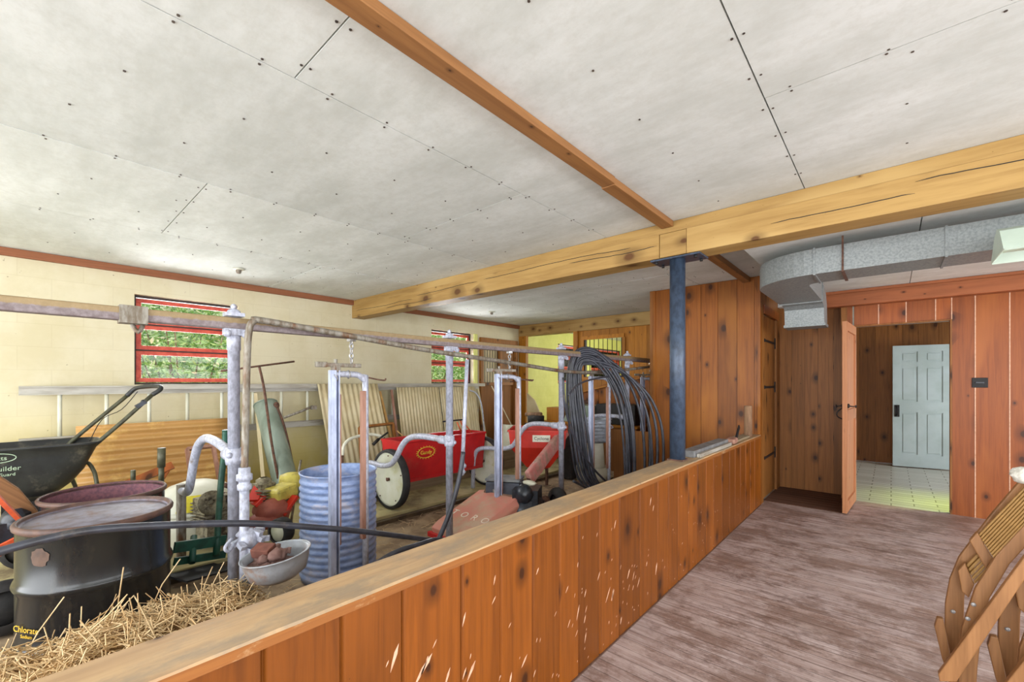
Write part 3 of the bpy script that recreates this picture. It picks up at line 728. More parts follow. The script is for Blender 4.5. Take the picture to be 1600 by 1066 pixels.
# ------------------------------------------------------------------ beams
T = thing('ceiling_beam', 'long yellow timber beam with knots carried on the blue post', 'beam', (-1.25, 3.38, 2.39), 'timber beams under the ceiling')
def cracked(x0, x1, cracks):
    mb = MB().box((x0, 3.285, 2.39), (x1, 3.48, 2.574))
    for a_, b_, z_ in cracks:
        n = max(4, int((b_ - a_) / .05)); P = []
        for k in range(n + 1):
            x = a_ + (b_ - a_) * k / n; P.append((x, 3.285, z_ + .018 * noise.noise(Vector((x * 2.1, z_ * 7, 0))) + .004 * noise.noise(Vector((x * 17, 0, 0)))))
        mb.tube(P, [.0008] + [.0028] * (n - 1) + [.0008], 6, mi=1)
    return mb.build('timber', [beam_m, black_m], T)
cracked(-6.12, -1.362, [(-6.0, -4.6, 2.485), (-4.5, -3.4, 2.52), (-3.3, -1.6, 2.535), (-2.2, -1.38, 2.50), (-5.2, -4.2, 2.44)])
cracked(-1.15, 3.5, [(-.6, .1, 2.47), (.1, .75, 2.53)])
MB().box((-1.359, 3.288, 2.392), (-1.153, 3.48, 2.574)).build('splice_block', beam_m, T, bevel=.004, label='short block with one round knot between the two timbers')
MB().box((-6.12, 3.292, 2.577), (3.5, 3.46, 2.657)).build('nailing_board', beam_m, T, bevel=.003)
o = tag(MB().box((-6.11, 7.15, 2.42), (-2.47, 7.34, 2.655)).build('ceiling_beam', beam_m, None, (-4.3, 7.25, 2.42), bevel=.006), 'yellow timber beam above the opening into the yellow side room', 'beam', 'timber beams under the ceiling')
T = thing('ceiling_beam', 'reddish rough beam above the open plank door and doorway', 'beam', (1.5, 6.52, 2.33), 'timber beams under the ceiling')
MB().box((-0.62, 6.46, 2.33), (3.49, 6.597, 2.48)).build('timber', beam_red, T, bevel=.006)
MB().box((-0.62, 6.475, 2.482), (3.49, 6.597, 2.517)).build('nailing_board', beam_red, T, bevel=.003)
T = thing('ceiling_strip', 'narrow brown wood strip across the ceiling in front of the beam', 'wood strip', (-1.28, 1, 2.62))
MB().box((-1.33, -3.2, 2.615), (-1.245, 2.35, 2.657)).build('board', strip_m, T, bevel=.002)
MB().box((-1.34, 2.355, 2.612), (-1.25, 3.284, 2.657)).build('board', strip_m, T, bevel=.002)
tag(MB().box((-1.32, 3.482, 2.60), (-1.242, 5.648, 2.657)).build('ceiling_strip', strip_m, None, (-1.28, 4.5, 2.62), bevel=.002), 'short brown wood strip on the ceiling behind the beam, beside the duct', 'wood strip')

# blue steel post
T = thing('steel_post', 'round blue-grey steel post standing on the half wall cap', 'post', (-1.305, 3.385, 0.812))
MB().lathe([(.0575, .822), (.0575, 2.378)], (-1.255, 3.385, 0), 32, caps=True).build('column', postblue, T)
MB().box((-1.44, 3.30, 2.376), (-1.06, 3.50, 2.389)).build('top_plate', postblue, T, bevel=.002)
MB().box((-1.315, 3.325, .8125), (-1.195, 3.445, .823)).build('base_plate', rust, T)
for x in (-1.40, -1.10):
    for y in (3.33, 3.46): MB().lathe([(.012, -.02), (.012, 0)], (x, y, 2.376), 6, caps=True).build('bolt', black_m, T)

# ------------------------------------------------------------------ duct
T = thing('air_duct', 'galvanised sheet metal duct bending round to a floor-facing boot', 'duct', (-.5, 4.2, 2.25))
mb = MB(); zb, zt = 2.255, 2.45
path = []
for k in range(11):
    q = PI / 2 * k / 10
    path.append(((-.44 - .46 * math.sin(q) , 4.49 - .46 * math.cos(q)), (-.44 - .09 * math.sin(q), 4.49 - .09 * math.cos(q))))
secs = [((-.44, 4.03), (-.44, 4.40))] + path[1:] + [((-.90, 5.40), (-.53, 5.40))]
vs = []
for o_, i_ in secs: vs += [(o_[0], o_[1], zb), (i_[0], i_[1], zb), (i_[0], i_[1], zt), (o_[0], o_[1], zt)]
fs = []
for k in range(len(secs) - 1):
    for j in range(4): fs.append((k * 4 + j, k * 4 + (j + 1) % 4, k * 4 + 4 + (j + 1) % 4, k * 4 + 4 + j))
MB().add(vs, fs).build('elbow', duct_m, T)
MB().box((-.44, 4.03, zb), (.27, 4.40, zt)).build('duct_section', duct_m, T)
MB().box((.278, 4.03, zb), (1.6, 4.40, zt)).build('duct_section', duct_m, T)
MB().box((1.608, 4.03, zb), (3.45, 4.40, zt)).build('duct_section', duct_m, T)
for x in (-.445, .274, 1.604): MB().box((x - .007, 4.022, zb - .008), (x + .007, 4.408, zt + .006)).build('seam_cleat', duct_m, T)
MB().box((-.908, 5.39, zb - .008), (-.522, 5.405, zt + .006)).build('seam_cleat', duct_m, T)
mb = MB(); prof = []
for k in range(9):
    q = PI / 2 * k / 8; prof.append((5.40 + .43 + .0 * q, 0))
outer = [(5.405, zt), (5.62, zt - .005), (5.80, zt - .06), (5.90, zt - .17), (5.93, 2.04)]
inner = [(5.405, zb), (5.56, zb - .005), (5.62, zb - .04), (5.65, 2.04)]
pts = outer + inner[::-1]
mb.prism([(-.895, y, z) for y, z in pts], (.36, 0, 0))
mb.box((-.905, 5.64, 2.03), (-.525, 5.94, 2.06))
mb.build('boot', duct_m, T, label='downturned end boot')
MB().bar((-.27, 4.02, zt + .06), (-.27, 4.02, zb - .005), .012, .005, (0, 1, 0)).bar((-.27, 4.02, zb - .008), (-.27, 4.42, zb - .008), .02, .006).bar((-.27, 4.42, zb - .01), (-.27, 4.42, 2.52), .005, .02, (0, 1, 0)).build('hanger_strap', rust, T, label='rusty hanger strap')

# fluorescent fixture
T = thing('ceiling_light', 'pale green shop light fixture hanging at the right edge', 'ceiling light', (.95, 4.0, 2.26))
fx0, fx1 = .46, 1.7
MB().prism([(fx0, 3.62, 2.27), (fx0, 3.70, 2.30), (fx0, 3.78, 2.27), (fx0, 3.90, 2.14), (fx0, 3.89, 2.135), (fx0, 3.775, 2.255), (fx0, 3.70, 2.285), (fx0, 3.625, 2.255), (fx0, 3.51, 2.135), (fx0, 3.50, 2.14)], (fx1 - fx0, 0, 0)).build('reflector', fixt_m, T)
MB().prism([(fx0 - .004, 3.62, 2.27), (fx0 - .004, 3.70, 2.30), (fx0 - .004, 3.78, 2.27), (fx0 - .004, 3.90, 2.14), (fx0 - .004, 3.50, 2.14)], (.004, 0, 0)).build('end_cap', fixt_m, T)
for y in (3.62, 3.78): MB().tube([(fx0 + .03, y, 2.19), (fx1 - .03, y, 2.19)], .014, 12).build('tube', whitep, T)
for x in (fx0 + .15, fx1 - .15): MB().tube([(x, 3.70, 2.29), (x, 3.70, 2.515)], .003, 6).build('hanger_wire', chainm, T)

# lamp holders
def lampholder(x, y, label):
    T = thing('lamp_holder', label, 'lamp holder', (x, y, CZ), 'bare porcelain lamp holders on the barn ceiling')
    MB().lathe([(0, -.012), (.05, -.012), (.058, -.006), (.058, 0)], (x, y, CZ - .003), 24).build('base_plate', whitep, T)
    MB().lathe([(0, -.05), (.018, -.05), (.024, -.04), (.027, -.012)], (x, y, CZ - .003), 20).build('socket', galv_old, T)
lampholder(-5.34, 1.552, 'bare lamp holder on the ceiling above the red window')
lampholder(-5.25, 5.42, 'small lamp holder on the ceiling beyond the timber beam')

# switch
T = thing('wall_switch', 'dark brown double switch plate on the pine wall beside the doorway', 'light switch', (.695, 6.6, 1.42))
MB().box((.637, 6.588, 1.365), (.752, 6.597, 1.468)).build('plate', black_m, T, bevel=.003)
MB().box((.665, 6.578, 1.41), (.725, 6.588, 1.425)).build('toggles', engdark, T)

# ================================================================== STALL PIPEWORK
XR = -2.75
T = thing('stall_rail', 'long square steel rail running above the stalls on pipe posts', 'rail', (XR - .028, 1.0, 1.75))
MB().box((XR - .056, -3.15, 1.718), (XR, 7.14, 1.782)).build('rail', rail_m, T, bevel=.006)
mb = MB().box((XR - .066, .30, 1.705), (XR + .012, .405, 1.79)).tube([(XR - .03, .35, 1.70), (XR - .01, .37, 1.665), (XR - .03, .39, 1.70)], .01, 8, 3)
mb.build('joint_bracket', galv_old, T, bevel=.004)

POSTY = [.783, 2.36, 3.99, 5.6]
LOOP = [(-.03, .93), (-.35, .937), (-.54, .913), (-.67, .836), (-.78, .70), (-.88, .62), (-1.04, .59), (-1.2, .595), (-1.33, .57), (-1.41, .49), (-1.44, .36), (-1.45, .06)]
LOOP1 = [(-.03, 1.005), (-.25, 1.045), (-.46, 1.06), (-.62, 1.045), (-.76, .98), (-.86, .87), (-.94, .73), (-1.0, .65), (-1.08, .615), (-1.2, .61)]
plabs = ['thick galvanised stall post with bent divider arm beside the black drums', 'galvanised stall post and bent divider arm in front of the red drop spreader',
         'galvanised stall post and divider arm beside the orange-red hopper', 'galvanised stall post and divider arm seen through the hanging black pipe coil']
for i, y in enumerate(POSTY):
    T = thing('stall_post', plabs[i], 'pipe post', (XR - .028, y, 0), 'pipe posts and divider arms of the stalls')
    xc = XR - .028
    mb = MB().lathe([(.03, 0), (.03, 1.60), (.034, 1.601), (.034, 1.72)], (xc, y, 0), 20, caps=True)
    mb.build('post', galv, T)
    mb = MB().ball((xc, y, 1.81), .036, 12, (1, 1, .7)).cbox((xc, y, 1.80), (.075, .09, .02)).ball((xc, y, 1.845), .018, 8)
    mb.build('rail_cap', galv, T)
    mb = MB().ball((xc + .045, y - .045, 1.69), .022, 10).ball((xc + .045, y + .045, 1.69), .022, 10).cbox((xc + .02, y, 1.70), (.05, .11, .035))
    mb.build('rail_clamp', galv, T)
    L = LOOP1 if i == 0 else LOOP
    if i == 2: L = [(a * .86, z) for a, z in LOOP]
    MB().tube([(xc + a, y - (.18 * max(0, min(1, (-a - .8) / .3)) if i == 2 else 0), z) for a, z in L], .027, 14, 5).build('divider_arm', galv, T)
    z0 = L[0][1]
    MB().lathe([(.04, -.045), (.043, -.02), (.043, .02), (.04, .045)], (xc, y, z0), 16, caps=True).lathe([(.036, 0), (.036, .09)], (xc - .03, y, z0), 14, M=Matrix.Rotation(-PI / 2, 4, 'Y'), caps=True).ball((xc + .03, y - .03, z0 + .01), .018, 8).ball((xc + .03, y + .03, z0 - .015), .018, 8).build('clamp', galv, T)
    if i == 0:
        MB().lathe([(.031, .06), (.031, .655)], (XR - 1.25, y, 0), 16, caps=True).build('rear_leg', galv_old, T, label='rusty old rear leg')

# slanted water line and its drop pipes
T = thing('water_pipe', 'thin galvanised water pipe bending down beside the thick first post', 'water pipe', (-2.66, .82, 0))
zx = -2.66
MB().tube([(zx, .80, .88), (zx, .812, 1.5), (zx, .822, 1.70), (zx, .845, 1.758), (zx, .90, 1.768), (zx, 1.4, 1.725), (zx, 2.094, 1.662), (zx, 3.0, 1.602), (zx, 3.935, 1.537), (zx, 4.6, 1.545), (zx, 5.326, 1.588), (zx, 6.671, 1.698)], .0185, 12, 4).build('pipe', galv_old, T)
MB().tube([(zx, .80, .88), (zx, .80, .02)], .024, 14).build('lower_pipe', galv, T)
MB().lathe([(.03, .83), (.036, .835), (.036, .86), (.028, .865), (.028, .88), (.04, .885), (.04, .915), (.03, .92), (.03, .95), (.02, .955)], (zx, .80, 0), 12).build('union_coupling', galv, T)
mb = MB()
for k in range(9):
    mb.cbox((zx + .02 + random.uniform(-.05, .04), .80 + random.uniform(-.05, .10), .56 + random.uniform(-.03, .04)), (.03, .045, .025), rz=random.uniform(0, 3), rx=random.uniform(0, 1))
mb.ball((zx + .01, .82, .56), .055, 12, jit=.3).tube([(zx, .74, .58), (zx + .03, .70, .55), (zx + .02, .72, .52), (zx, .75, .55)], .008, 8, 4)
mb.build('valve_fittings', galv, T)
MB().tube([(zx, .80, .33), (zx + .03, .80, .30), (zx + .12, .78, .27)], .026, 12).lathe([(.04, 0), (.04, .03)], (zx + .07, .79, .28), 12, M=Matrix.Rotation(PI / 2, 4, 'Y')).build('elbow', galv_old, T)

T = thing('drop_pipe', 'thin vertical galvanised pipe hanging from the slanted water line, hose clamped below', 'water pipe', (zx, 2.52, .85))
pu = at(730, 562, X=zx); pl = at(722, 738, X=zx)
MB().tube([pu, pl], .0165, 12).build('pipe', galv, T)
MB().ball(pl, .03, 8, jit=.3).ball(pl + Vector((0, .02, .05)), .022, 8).build('hose_clamp', galv, T)

# water bowl
cx, cy, cz = -2.42, .875, .525
T = thing('water_bowl', 'grey enamel stock bowl with dried dirt beside the first stall post', 'bowl', (cx, cy, cz - .14))
tilt = Matrix.Rotation(.10, 4, 'X') @ Matrix.Rotation(-.06, 4, 'Y')
MB().lathe([(.02, -.135), (.09, -.13), (.135, -.10), (.155, -.04), (.16, .0), (.168, .004), (.168, -.002), (.162, -.006), (.153, .0), (.148, -.04), (.128, -.09), (.085, -.115), (.0, -.12)], (cx, cy, cz), 36, M=tilt.to_4x4()).build('bowl', plain('bowl_enamel', (176, 182, 190), (150, 152, 156), 10, (1, 1, 1), .4, .1, .05, (150, 122, 106), 4, (.54, .68)), T)
mb = MB().ball((cx - .02, cy - .01, cz - .085), .115, 20, (1, 1, .45), jit=.35)
for k in range(12): mb.ball((cx + random.uniform(-.09, .02), cy + random.uniform(-.07, .07), cz - .04 + random.uniform(-.01, .04)), random.uniform(.015, .04), 8, jit=.8)
mb.build('dried_dirt', dung, T)
MB().bar((-2.66, .82, .50), (cx - .13, cy - .02, .49), .035, .03).build('bracket', galv, T)
o = tag(MB().cbox((cx - .07, cy - .035, cz + .005), (.10, .07, .05), rz=.6, rx=.3).build('brick', brickm, None, (cx - .07, cy - .035, cz - .02), bevel=.004), 'broken red brick lying in the grey stock bowl', 'brick')


# neck stanchions
def stanchion(cy, rz, label):
    T = thing('neck_stanchion', label, 'stanchion', (XR - .028, cy, .01), 'neck stanchions hanging from the rail')
    x = XR - .028
    hw = .112
    # U channel
    mb = MB().box((x - .018, cy - hw - .03, .06), (x - .012, cy - hw + .03, 1.50)).box((x - .012, cy - hw - .03, .06), (x + .024, cy - hw - .023, 1.50)).box((x - .012, cy - hw + .023, .06), (x + .024, cy - hw + .03, 1.50))
    mb.box((x + .018, cy - hw - .03, .06), (x + .0245, cy - hw + .006, 1.50))
    mb.build('channel_bar', zinc, T)
    MB().tube([(x, cy + hw + .005, .07), (x, cy + hw + .005, 1.36), (x, cy + hw - .005, 1.43), (x, cy + hw - .04, 1.465), (x, cy + hw - .09, 1.475), (x, cy - hw + .01, 1.475)], .021, 12, 4).build('pipe_bar', galv, T)
    MB().box((x - .006, cy + hw - .035, .33), (x + .028, cy + hw - .005, 1.36)).build('wood_strip', tanwood, T, bevel=.002)
    MB().box((x - .008, cy - hw + .031, .33), (x + .012, cy - hw + .046, 1.34)).build('wood_strip', tanwood, T)
    MB().tube([(x, cy - hw, .07), (x, cy - hw + .03, .045), (x, cy, .03), (x, cy + hw - .03, .045), (x, cy + hw, .07)], .018, 10, 3).build('yoke', galv, T)
    mb = MB().cbox((x + .005, cy - .06, 1.535), (.03, .27, .026)).cbox((x + .005, cy - .20, 1.536), (.034, .07, .034)).lathe([(.012, 0), (.012, .045)], (x, cy - .10, 1.53), 8).cbox((x, cy - .10, 1.51), (.045, .05, .04)); lt = mb.build('latch_bar', galv_old, T, bevel=.003)
    MB().tube([(x, cy - hw, 1.46), (x + .028, cy - hw - .01, 1.47), (x + .03, cy - hw + .012, 1.44), (x + .01, cy - hw, 1.42)], .004, 6, 3).build('latch_ring', chainm, lt)
    MB().tube([(x, cy + hw + .02, 1.455), (x, cy + hw + .10, 1.44), (x, cy + hw + .16, 1.435), (x, cy + hw + .165, 1.45)], .0055, 8, 3).build('hook_rod', rust, T)
    MB().tube([(x, cy - .01, 1.50), (x + .024, cy - .01, 1.475), (x, cy - .01, 1.448), (x - .024, cy - .01, 1.475), (x, cy - .01, 1.50)], .005, 8, 3).build('wire_loop', chainm, T)
    ch = MB(); z = 1.70
    for k in range(5):
        a = PI / 2 * (k % 2); dx, dy = math.cos(a) * .011, math.sin(a) * .011; h = .021
        cyk = cy + .012
        ch.tube([(x + dx, cyk + dy, z - h * .5), (x + dx, cyk + dy, z + h * .5), (x, cyk, z + h), (x - dx, cyk - dy, z + h * .5), (x - dx, cyk - dy, z - h * .5), (x, cyk, z - h)], .0045, 6, 2, closed=True); z -= .033
    ch.cbox((x, cy + .012, 1.71), (.05, .04, .02))
    ch.build('chain', chainm, T)
    T.rotation_euler = (0, 0, rz)
    return T
st = stanchion(1.475, 0, 'neck stanchion in front of the tall corrugated bin, zinc bar and wood strip')
dup(st, (XR - .028, 3.10, .01), -.36, 'neck stanchion between the red hood and the orange-red hopper')
dup(st, (XR - .028, 4.84, .01), -.95, 'neck stanchion inside the loops of the black pipe coil')
dup(st, (XR - .028, 6.35, .01), -.85, 'farthest neck stanchion, just left of the blue steel post')


# ------------------------------------------------------------------ drums and bin
def ring_profile(r, h, rings, zc=0):
    P = [(r - .004, 0), (r + .008, 0), (r + .008, .018), (r, .024)]
    for z in rings: P += [(r, z - .03), (r + .008, z - .014), (r + .013, z), (r + .008, z + .014), (r, z + .03)]
    P += [(r, h - .03), (r + .003, h - .022)]
    return P
T = thing('steel_drum', 'closed black steel drum with dusty lid, nearest the half wall', 'drum', (-3.04, .256, 0), 'black steel drums')
c = (-3.04, .256, 0)
MB().lathe(ring_profile(.286, .76, [.20, .475]), c, 64).build('body', drum_m, T); dbody = bpy.context.scene.collection.objects[-1]
MB().lathe([(.0, .742), (.262, .742), (.272, .736), (.276, .748)], c, 64).build('lid', drumtop_m, T, label='dusty grey lid')
MB().lathe([(.289, .730), (.297, .738), (.299, .752), (.293, .762), (.284, .764), (.277, .758), (.276, .742)], c, 64).build('rim', drumrim_m, T, label='rusty rim')
mb = MB(); 
def drum_patch(cc, r, a0, a1, z0, z1, n, wig):
    vs = []; 
    for k in range(n):
        q = 2 * PI * k / n; rr = 1 + wig * .45 * noise.noise(Vector((math.cos(q) * 2, math.sin(q) * 2, 3)))
        a = (a0 + a1) / 2 + (a1 - a0) / 2 * math.cos(q) * rr; z = (z0 + z1) / 2 + (z1 - z0) / 2 * math.sin(q) * rr
        vs.append((cc[0] + r * math.cos(a), cc[1] + r * math.sin(a), z))
    ac, zc = (a0 + a1) / 2, (z0 + z1) / 2
    vs.append((cc[0] + r * math.cos(ac), cc[1] + r * math.sin(ac), zc))
    return vs, [(k, (k + 1) % n, n) for k in range(n)]
mb.add(*drum_patch(c, .2885, -.95, -.68, .60, .68, 20, .7)); mb.build('rust_patch', plain('brown_scab', (92, 66, 50), (70, 50, 40), 20), T, label='brown rust patch')
def drum_text(body, size, ang, z, m, parent, cc, r):
    nx, ny = math.cos(ang), math.sin(ang)
    return text('lettering', body, size, m, parent, frame_mat((cc[0] + nx * r, cc[1] + ny * r, z), (-ny, nx, 0), (0, 0, 1)), .001)
ang = math.atan2(0 - .256, 0 + 3.04) - .95
drum_text('Chlorate', .040, ang, .315, letter_y, dbody, c, .2905)
drum_text('Sodium', .022, ang + .01, .285, letter_y, dbody, c, .2905)
c2 = (-3.68, .34, 0)
T = thing('steel_drum', 'open rust-lined steel drum standing behind the closed black drum', 'drum', (-3.68, .34, 0), 'black steel drums')
MB().lathe(ring_profile(.286, .74, [.20, .47]), c2, 64).build('body', drum_m, T)
MB().lathe([(.281, .74), (.281, .05), (.0, .05)], c2, 64).build('liner', drumin_m, T, label='rusty pink-brown inside')
MB().lathe([(.289, .716), (.297, .722), (.299, .734), (.293, .744), (.284, .744), (.281, .736), (.281, .72)], c2, 64).build('rim', drumrim_m, T, label='rusty rim')

T = thing('corrugated_bin', 'tall open blue-grey ribbed metal bin behind the nearest stanchion', 'metal bin', (-3.10, 1.56, 0))
c = (-3.10, 1.56, 0); P = [(.0, .012), (.255, .012), (.258, 0)]; r0 = .262
z = .03
while z < .70:
    P += [(r0, z), (r0 + .006, z + .010), (r0 + .006, z + .020), (r0, z + .030), (r0 - .003, z + .036)]; z += .047
P += [(r0, z), (r0 + .002, .755), (r0 + .008, .758), (r0 + .009, .766), (r0 + .002, .768), (r0 - .006, .762), (r0 - .008, .75), (r0 - .01, .06), (0, .06)]
MB().lathe(P, c, 64).build('body', can_m, T)
MB().bar((c[0] + .02, c[1] + .269, .03), (c[0] + .02, c[1] + .269, .75), .02, .004, (0, 1, 0)).build('seam', can_m, T)

# ------------------------------------------------------------------ hoses
HX = -2.42
hp = [(-60, 884), (0, 862), (70, 843), (150, 828), (260, 821), (380, 818), (460, 822), (560, 830), (640, 840), (700, 848)]
pts = [at(u, v, X=HX) for u, v in hp]
up = [at(u, v, X=-2.60) for u, v in [(724, 706), (717, 750), (703, 800), (684, 846)]]
T = tag(MB().tube(up, .019, 12, 5).build('water_hose', hose_m, None, up[0]), 'short black hose hanging from the drop pipe down to the half wall', 'hose')
T = tag(MB().tube(pts, .0165, 12, 5).build('water_hose', hose_m, None, pts[3]), 'long black hose stretched across in front of the black drum and first stanchion', 'hose')
pts = [at(u, v, X=-2.2) for u, v in [(575, 892), (610, 868), (650, 853), (700, 846)]] + [Vector((-2.1, 2.2, .1)), Vector((-1.95, 2.4, .02)), Vector((-1.7, 2.8, .018))]
T = tag(MB().tube(pts, .018, 12, 5).build('water_hose', hose_m, None, pts[1]), 'black hose end lying just behind the half wall cap at the bin', 'hose')

# coil of black poly pipe hung over the rail
T = thing('pipe_coil', 'big loose coil of black plastic pipe hung over the stall rail', 'pipe coil', (-2.66, 4.7, .1))
rc = random.Random(11)
ce = Vector((.75, .66, 0)); ct = Vector((-2.72, 4.42, 0))
for k in range(13):
    if k < 8: wl, wr, top, bot = .30 - .016 * k + rc.uniform(-.01, .01), .40 - .014 * k + rc.uniform(-.05, .03), 1.835 - .024 * k, .015 + .012 * k
    else: wl, wr, top, bot = .24 - .03 * (k - 8), .50 + .06 * (k - 8), 1.80 - .04 * (k - 8), .015 + .01 * (k - 8)
    off = rc.uniform(-.05, .05); P = []
    for j in range(16):
        q = 2 * PI * j / 16; s_, c_ = math.sin(q), math.cos(q)
        zz = (top + bot) / 2 + (abs(c_) ** (.85 if c_ > 0 else .55) * (1 if c_ > 0 else -1)) * (top - bot) / 2
        low = .5 - .5 * c_
        lat = s_ * (wl if s_ < 0 else wr) + low * (.26 + .03 * (k % 5)) - (.03 if s_ < 0 else 0)
        P.append(ct + ce * lat + Vector((-off * .5, off * .6, zz)))
    MB().tube(P, rc.choice([.0125, .0145, .016]), 10, 4, closed=True).build('pipe_loop', hose_m, T)
P = [at(u, v, X=-2.55) for u, v in [(880, 590), (884, 640), (900, 690), (925, 730), (960, 765)]]
MB().tube(P, .013, 10, 4).build('pipe_tail', hose_m, T)
P = [at(u, v, X=-2.5) for u, v in [(888, 618), (905, 600), (940, 590), (975, 588)]]
MB().tube(P, .010, 8, 4).build('pipe_tail', hose_m, T)
P = [at(u, v, X=-2.5) for u, v in [(896, 752), (915, 762), (930, 772)]]
MB().tube(P, .014, 10, 3).build('pipe_tail', hose_m, T)

# ------------------------------------------------------------------ against the block wall
T = thing('extension_ladder', 'long aluminium ladder lying on its side along the block wall', 'ladder', (-5.98, 2.9, .88))
MB().box((-6.03, -.03, 1.30), (-6.00, 5.82, 1.385)).box((-6.00, -.03, 1.372), (-5.97, 5.82, 1.385)).box((-6.00, -.03, 1.30), (-5.97, 5.82, 1.312)).build('side_rail', alu, T)
MB().box((-6.03, -.03, .82), (-6.00, 5.82, .90)).box((-6.00, -.03, .888), (-5.97, 5.82, .90)).build('side_rail', alu, T)
MB().box((-5.965, 1.0, 1.345), (-5.94, 5.95, 1.40)).build('side_rail', alu, T)
yy = .23
while yy < 5.8:
    MB().tube([(-6.0, yy, .89), (-6.0, yy, 1.305)], .017, 10).build('rung', whitep, T); yy += .335 if yy > .3 else .33
def corr(amp, n, axis):
    return (lambda u, v: amp * math.sin(2 * PI * n * (v if axis == 'v' else u)))
MB0 = MB().sheet((-5.66, .33, .07), (0.0, 1.30, 0), (-.20, 0, .93), 6, 110, corr(.017, 10, 'v'), .003)
tag(MB0.build('corrugated_sheet', fibre_y, None, (-5.8, 1.0, .20)), 'yellow-orange corrugated sheet leaning on its side against the block wall', 'roofing sheet', 'corrugated sheets against the wall')
o0 = at(505, 735, X=-5.62); 
MB0 = MB().sheet((-5.45, 2.68, .07), (.0, .92, 0), (-.45, -.02, 1.33), 90, 6, corr(.009, 12, 'u'), .003)
tag(MB0.build('corrugated_sheet', fibre_w, None, (-5.6, 3.1, .07)), 'cream corrugated sheet leaning on the wall behind the tall bin', 'roofing sheet', 'corrugated sheets against the wall')
MB0 = MB().sheet((-5.68, 3.93, .07), (.0, .85, 0), (-.24, 0, 1.27), 90, 6, corr(.007, 14, 'u'), .003)
tag(MB0.build('corrugated_sheet', fibre_w, None, (-5.7, 4.3, .07)), 'pale corrugated sheet leaning on the wall left of the second post', 'roofing sheet', 'corrugated sheets against the wall')
MB0 = MB().sheet((-5.68, 4.80, .07), (.0, .84, 0), (-.24, 0, 1.27), 90, 6, corr(.007, 14, 'u'), .003)
tag(MB0.build('corrugated_sheet', fibre_w, None, (-5.7, 5.2, .07)), 'pale corrugated sheet leaning below the far window, right of the second post', 'roofing sheet', 'corrugated sheets against the wall')
for k, (y, lab) in enumerate(((3.82, 'thin grey batten leaning left of the pale corrugated sheets'), (5.72, 'thin batten leaning at the right end of the pale corrugated sheets'))):
    tag(MB().bar((-5.62, y, .07), (-5.92, y + .02, 1.30), .035, .02).build('wood_batten', tanwood if k == 0 else fibre_w, None, (-5.62, y, .07)), lab, 'batten')
tag(MB().bar((-5.5, 3.70, .07), (-5.9, 3.62, 1.28), .04, .02).build('wood_batten', fibre_y, None, (-5.5, 3.7, .07)), 'yellowish batten leaning between the two corrugated sheets', 'batten')
P = [(-5.60, 5.62, .07), (-5.66, 5.60, .9), (-5.75, 5.55, 1.2), (-5.85, 5.45, 1.27)]
tag(MB().tube(P, .014, 8, 4).build('bent_tube', galv, None, P[0]), 'bent pale tube leaning below the far window', 'tube')
tag(MB().bar(at(725, 603, X=-5.9), at(742, 745, X=-4.95), .03, .02).bar(at(725, 603, X=-5.9), at(700, 601, X=-5.94), .02, .015).build('leaning_pole', fibre_w, None, at(739, 676, X=-5.2)), 'pale strip leaning in front of the brown plywood door', 'pole')
tag(MB().bar(at(768, 603, X=-5.95), (-5.5, 6.6, .07), .03, .02).build('leaning_pole', fibre_w, None, at(783, 640, X=-5.5)), 'pale strip leaning at the right side of the brown plywood door', 'pole')

# T-handled bar
T = thing('tee_bar', 'thin rusty T-handled bar leaning on the wall left of the grey tank', 'T-bar', (-5.1, 2.0, .07))
a, b = at(345, 580, X=-5.4), at(460, 565, X=-5.4)
MB().tube([a, b], .011, 8).build('cross_bar', rust, T)
MB().tube([at(405, 573, X=-5.4), at(413, 610, X=-5.38), at(424, 690, X=-5.25), at(438, 765, X=-5.1)], .014, 8, 4).build('stem', rust, T)
# grey tank
T = thing('grey_tank', 'grey-green half-round tank leaning against the wall left of the bin', 'tank', (-5.35, 2.05, .07))
a, b = at(448, 760, X=-5.15), at(415, 632, X=-5.75)
d = (a - b).normalized()
a = a + d * (a.z - .125) / max(.01, -d.z)
MB().tube([a, a - d * .01, b + d * .02, b], [.125, .13, .13, .125], 32).build('shell', greycyl, T)
MB().tube([b + d * .01, b - d * .004], .134, 32).build('end_rim', greycyl, T)
# hitch tool
T = thing('hitch_tool', 'long rusty tool with a side arm leaning beside the grey tank', 'hand tool', (-5.15, 2.2, .07))
MB().tube([at(432, 635, X=-5.6), at(442, 660, X=-5.5), at(452, 700, X=-5.35), at(463, 760, X=-5.15)], .015, 8, 4).build('shaft', rust, T)
MB().tube([at(443, 653, X=-5.5), at(470, 643, X=-5.5), at(489, 635, X=-5.5)], .016, 8).cbox(at(490, 637, X=-5.5), (.05, .06, .05)).build('side_arm', galv_old, T)
MB().ball(at(432, 634, X=-5.6), .04, 8, (.6, 1, 1.1), jit=.3).build('knuckle', rust, T)
tag(MB().bar(at(399, 615, X=-5.85), at(412, 760, X=-5.2), .035, .02).build('leaning_pole', fibre_w, None, at(412, 760, X=-5.2)), 'thin cream strip leaning on the wall left of the grey tank', 'pole')

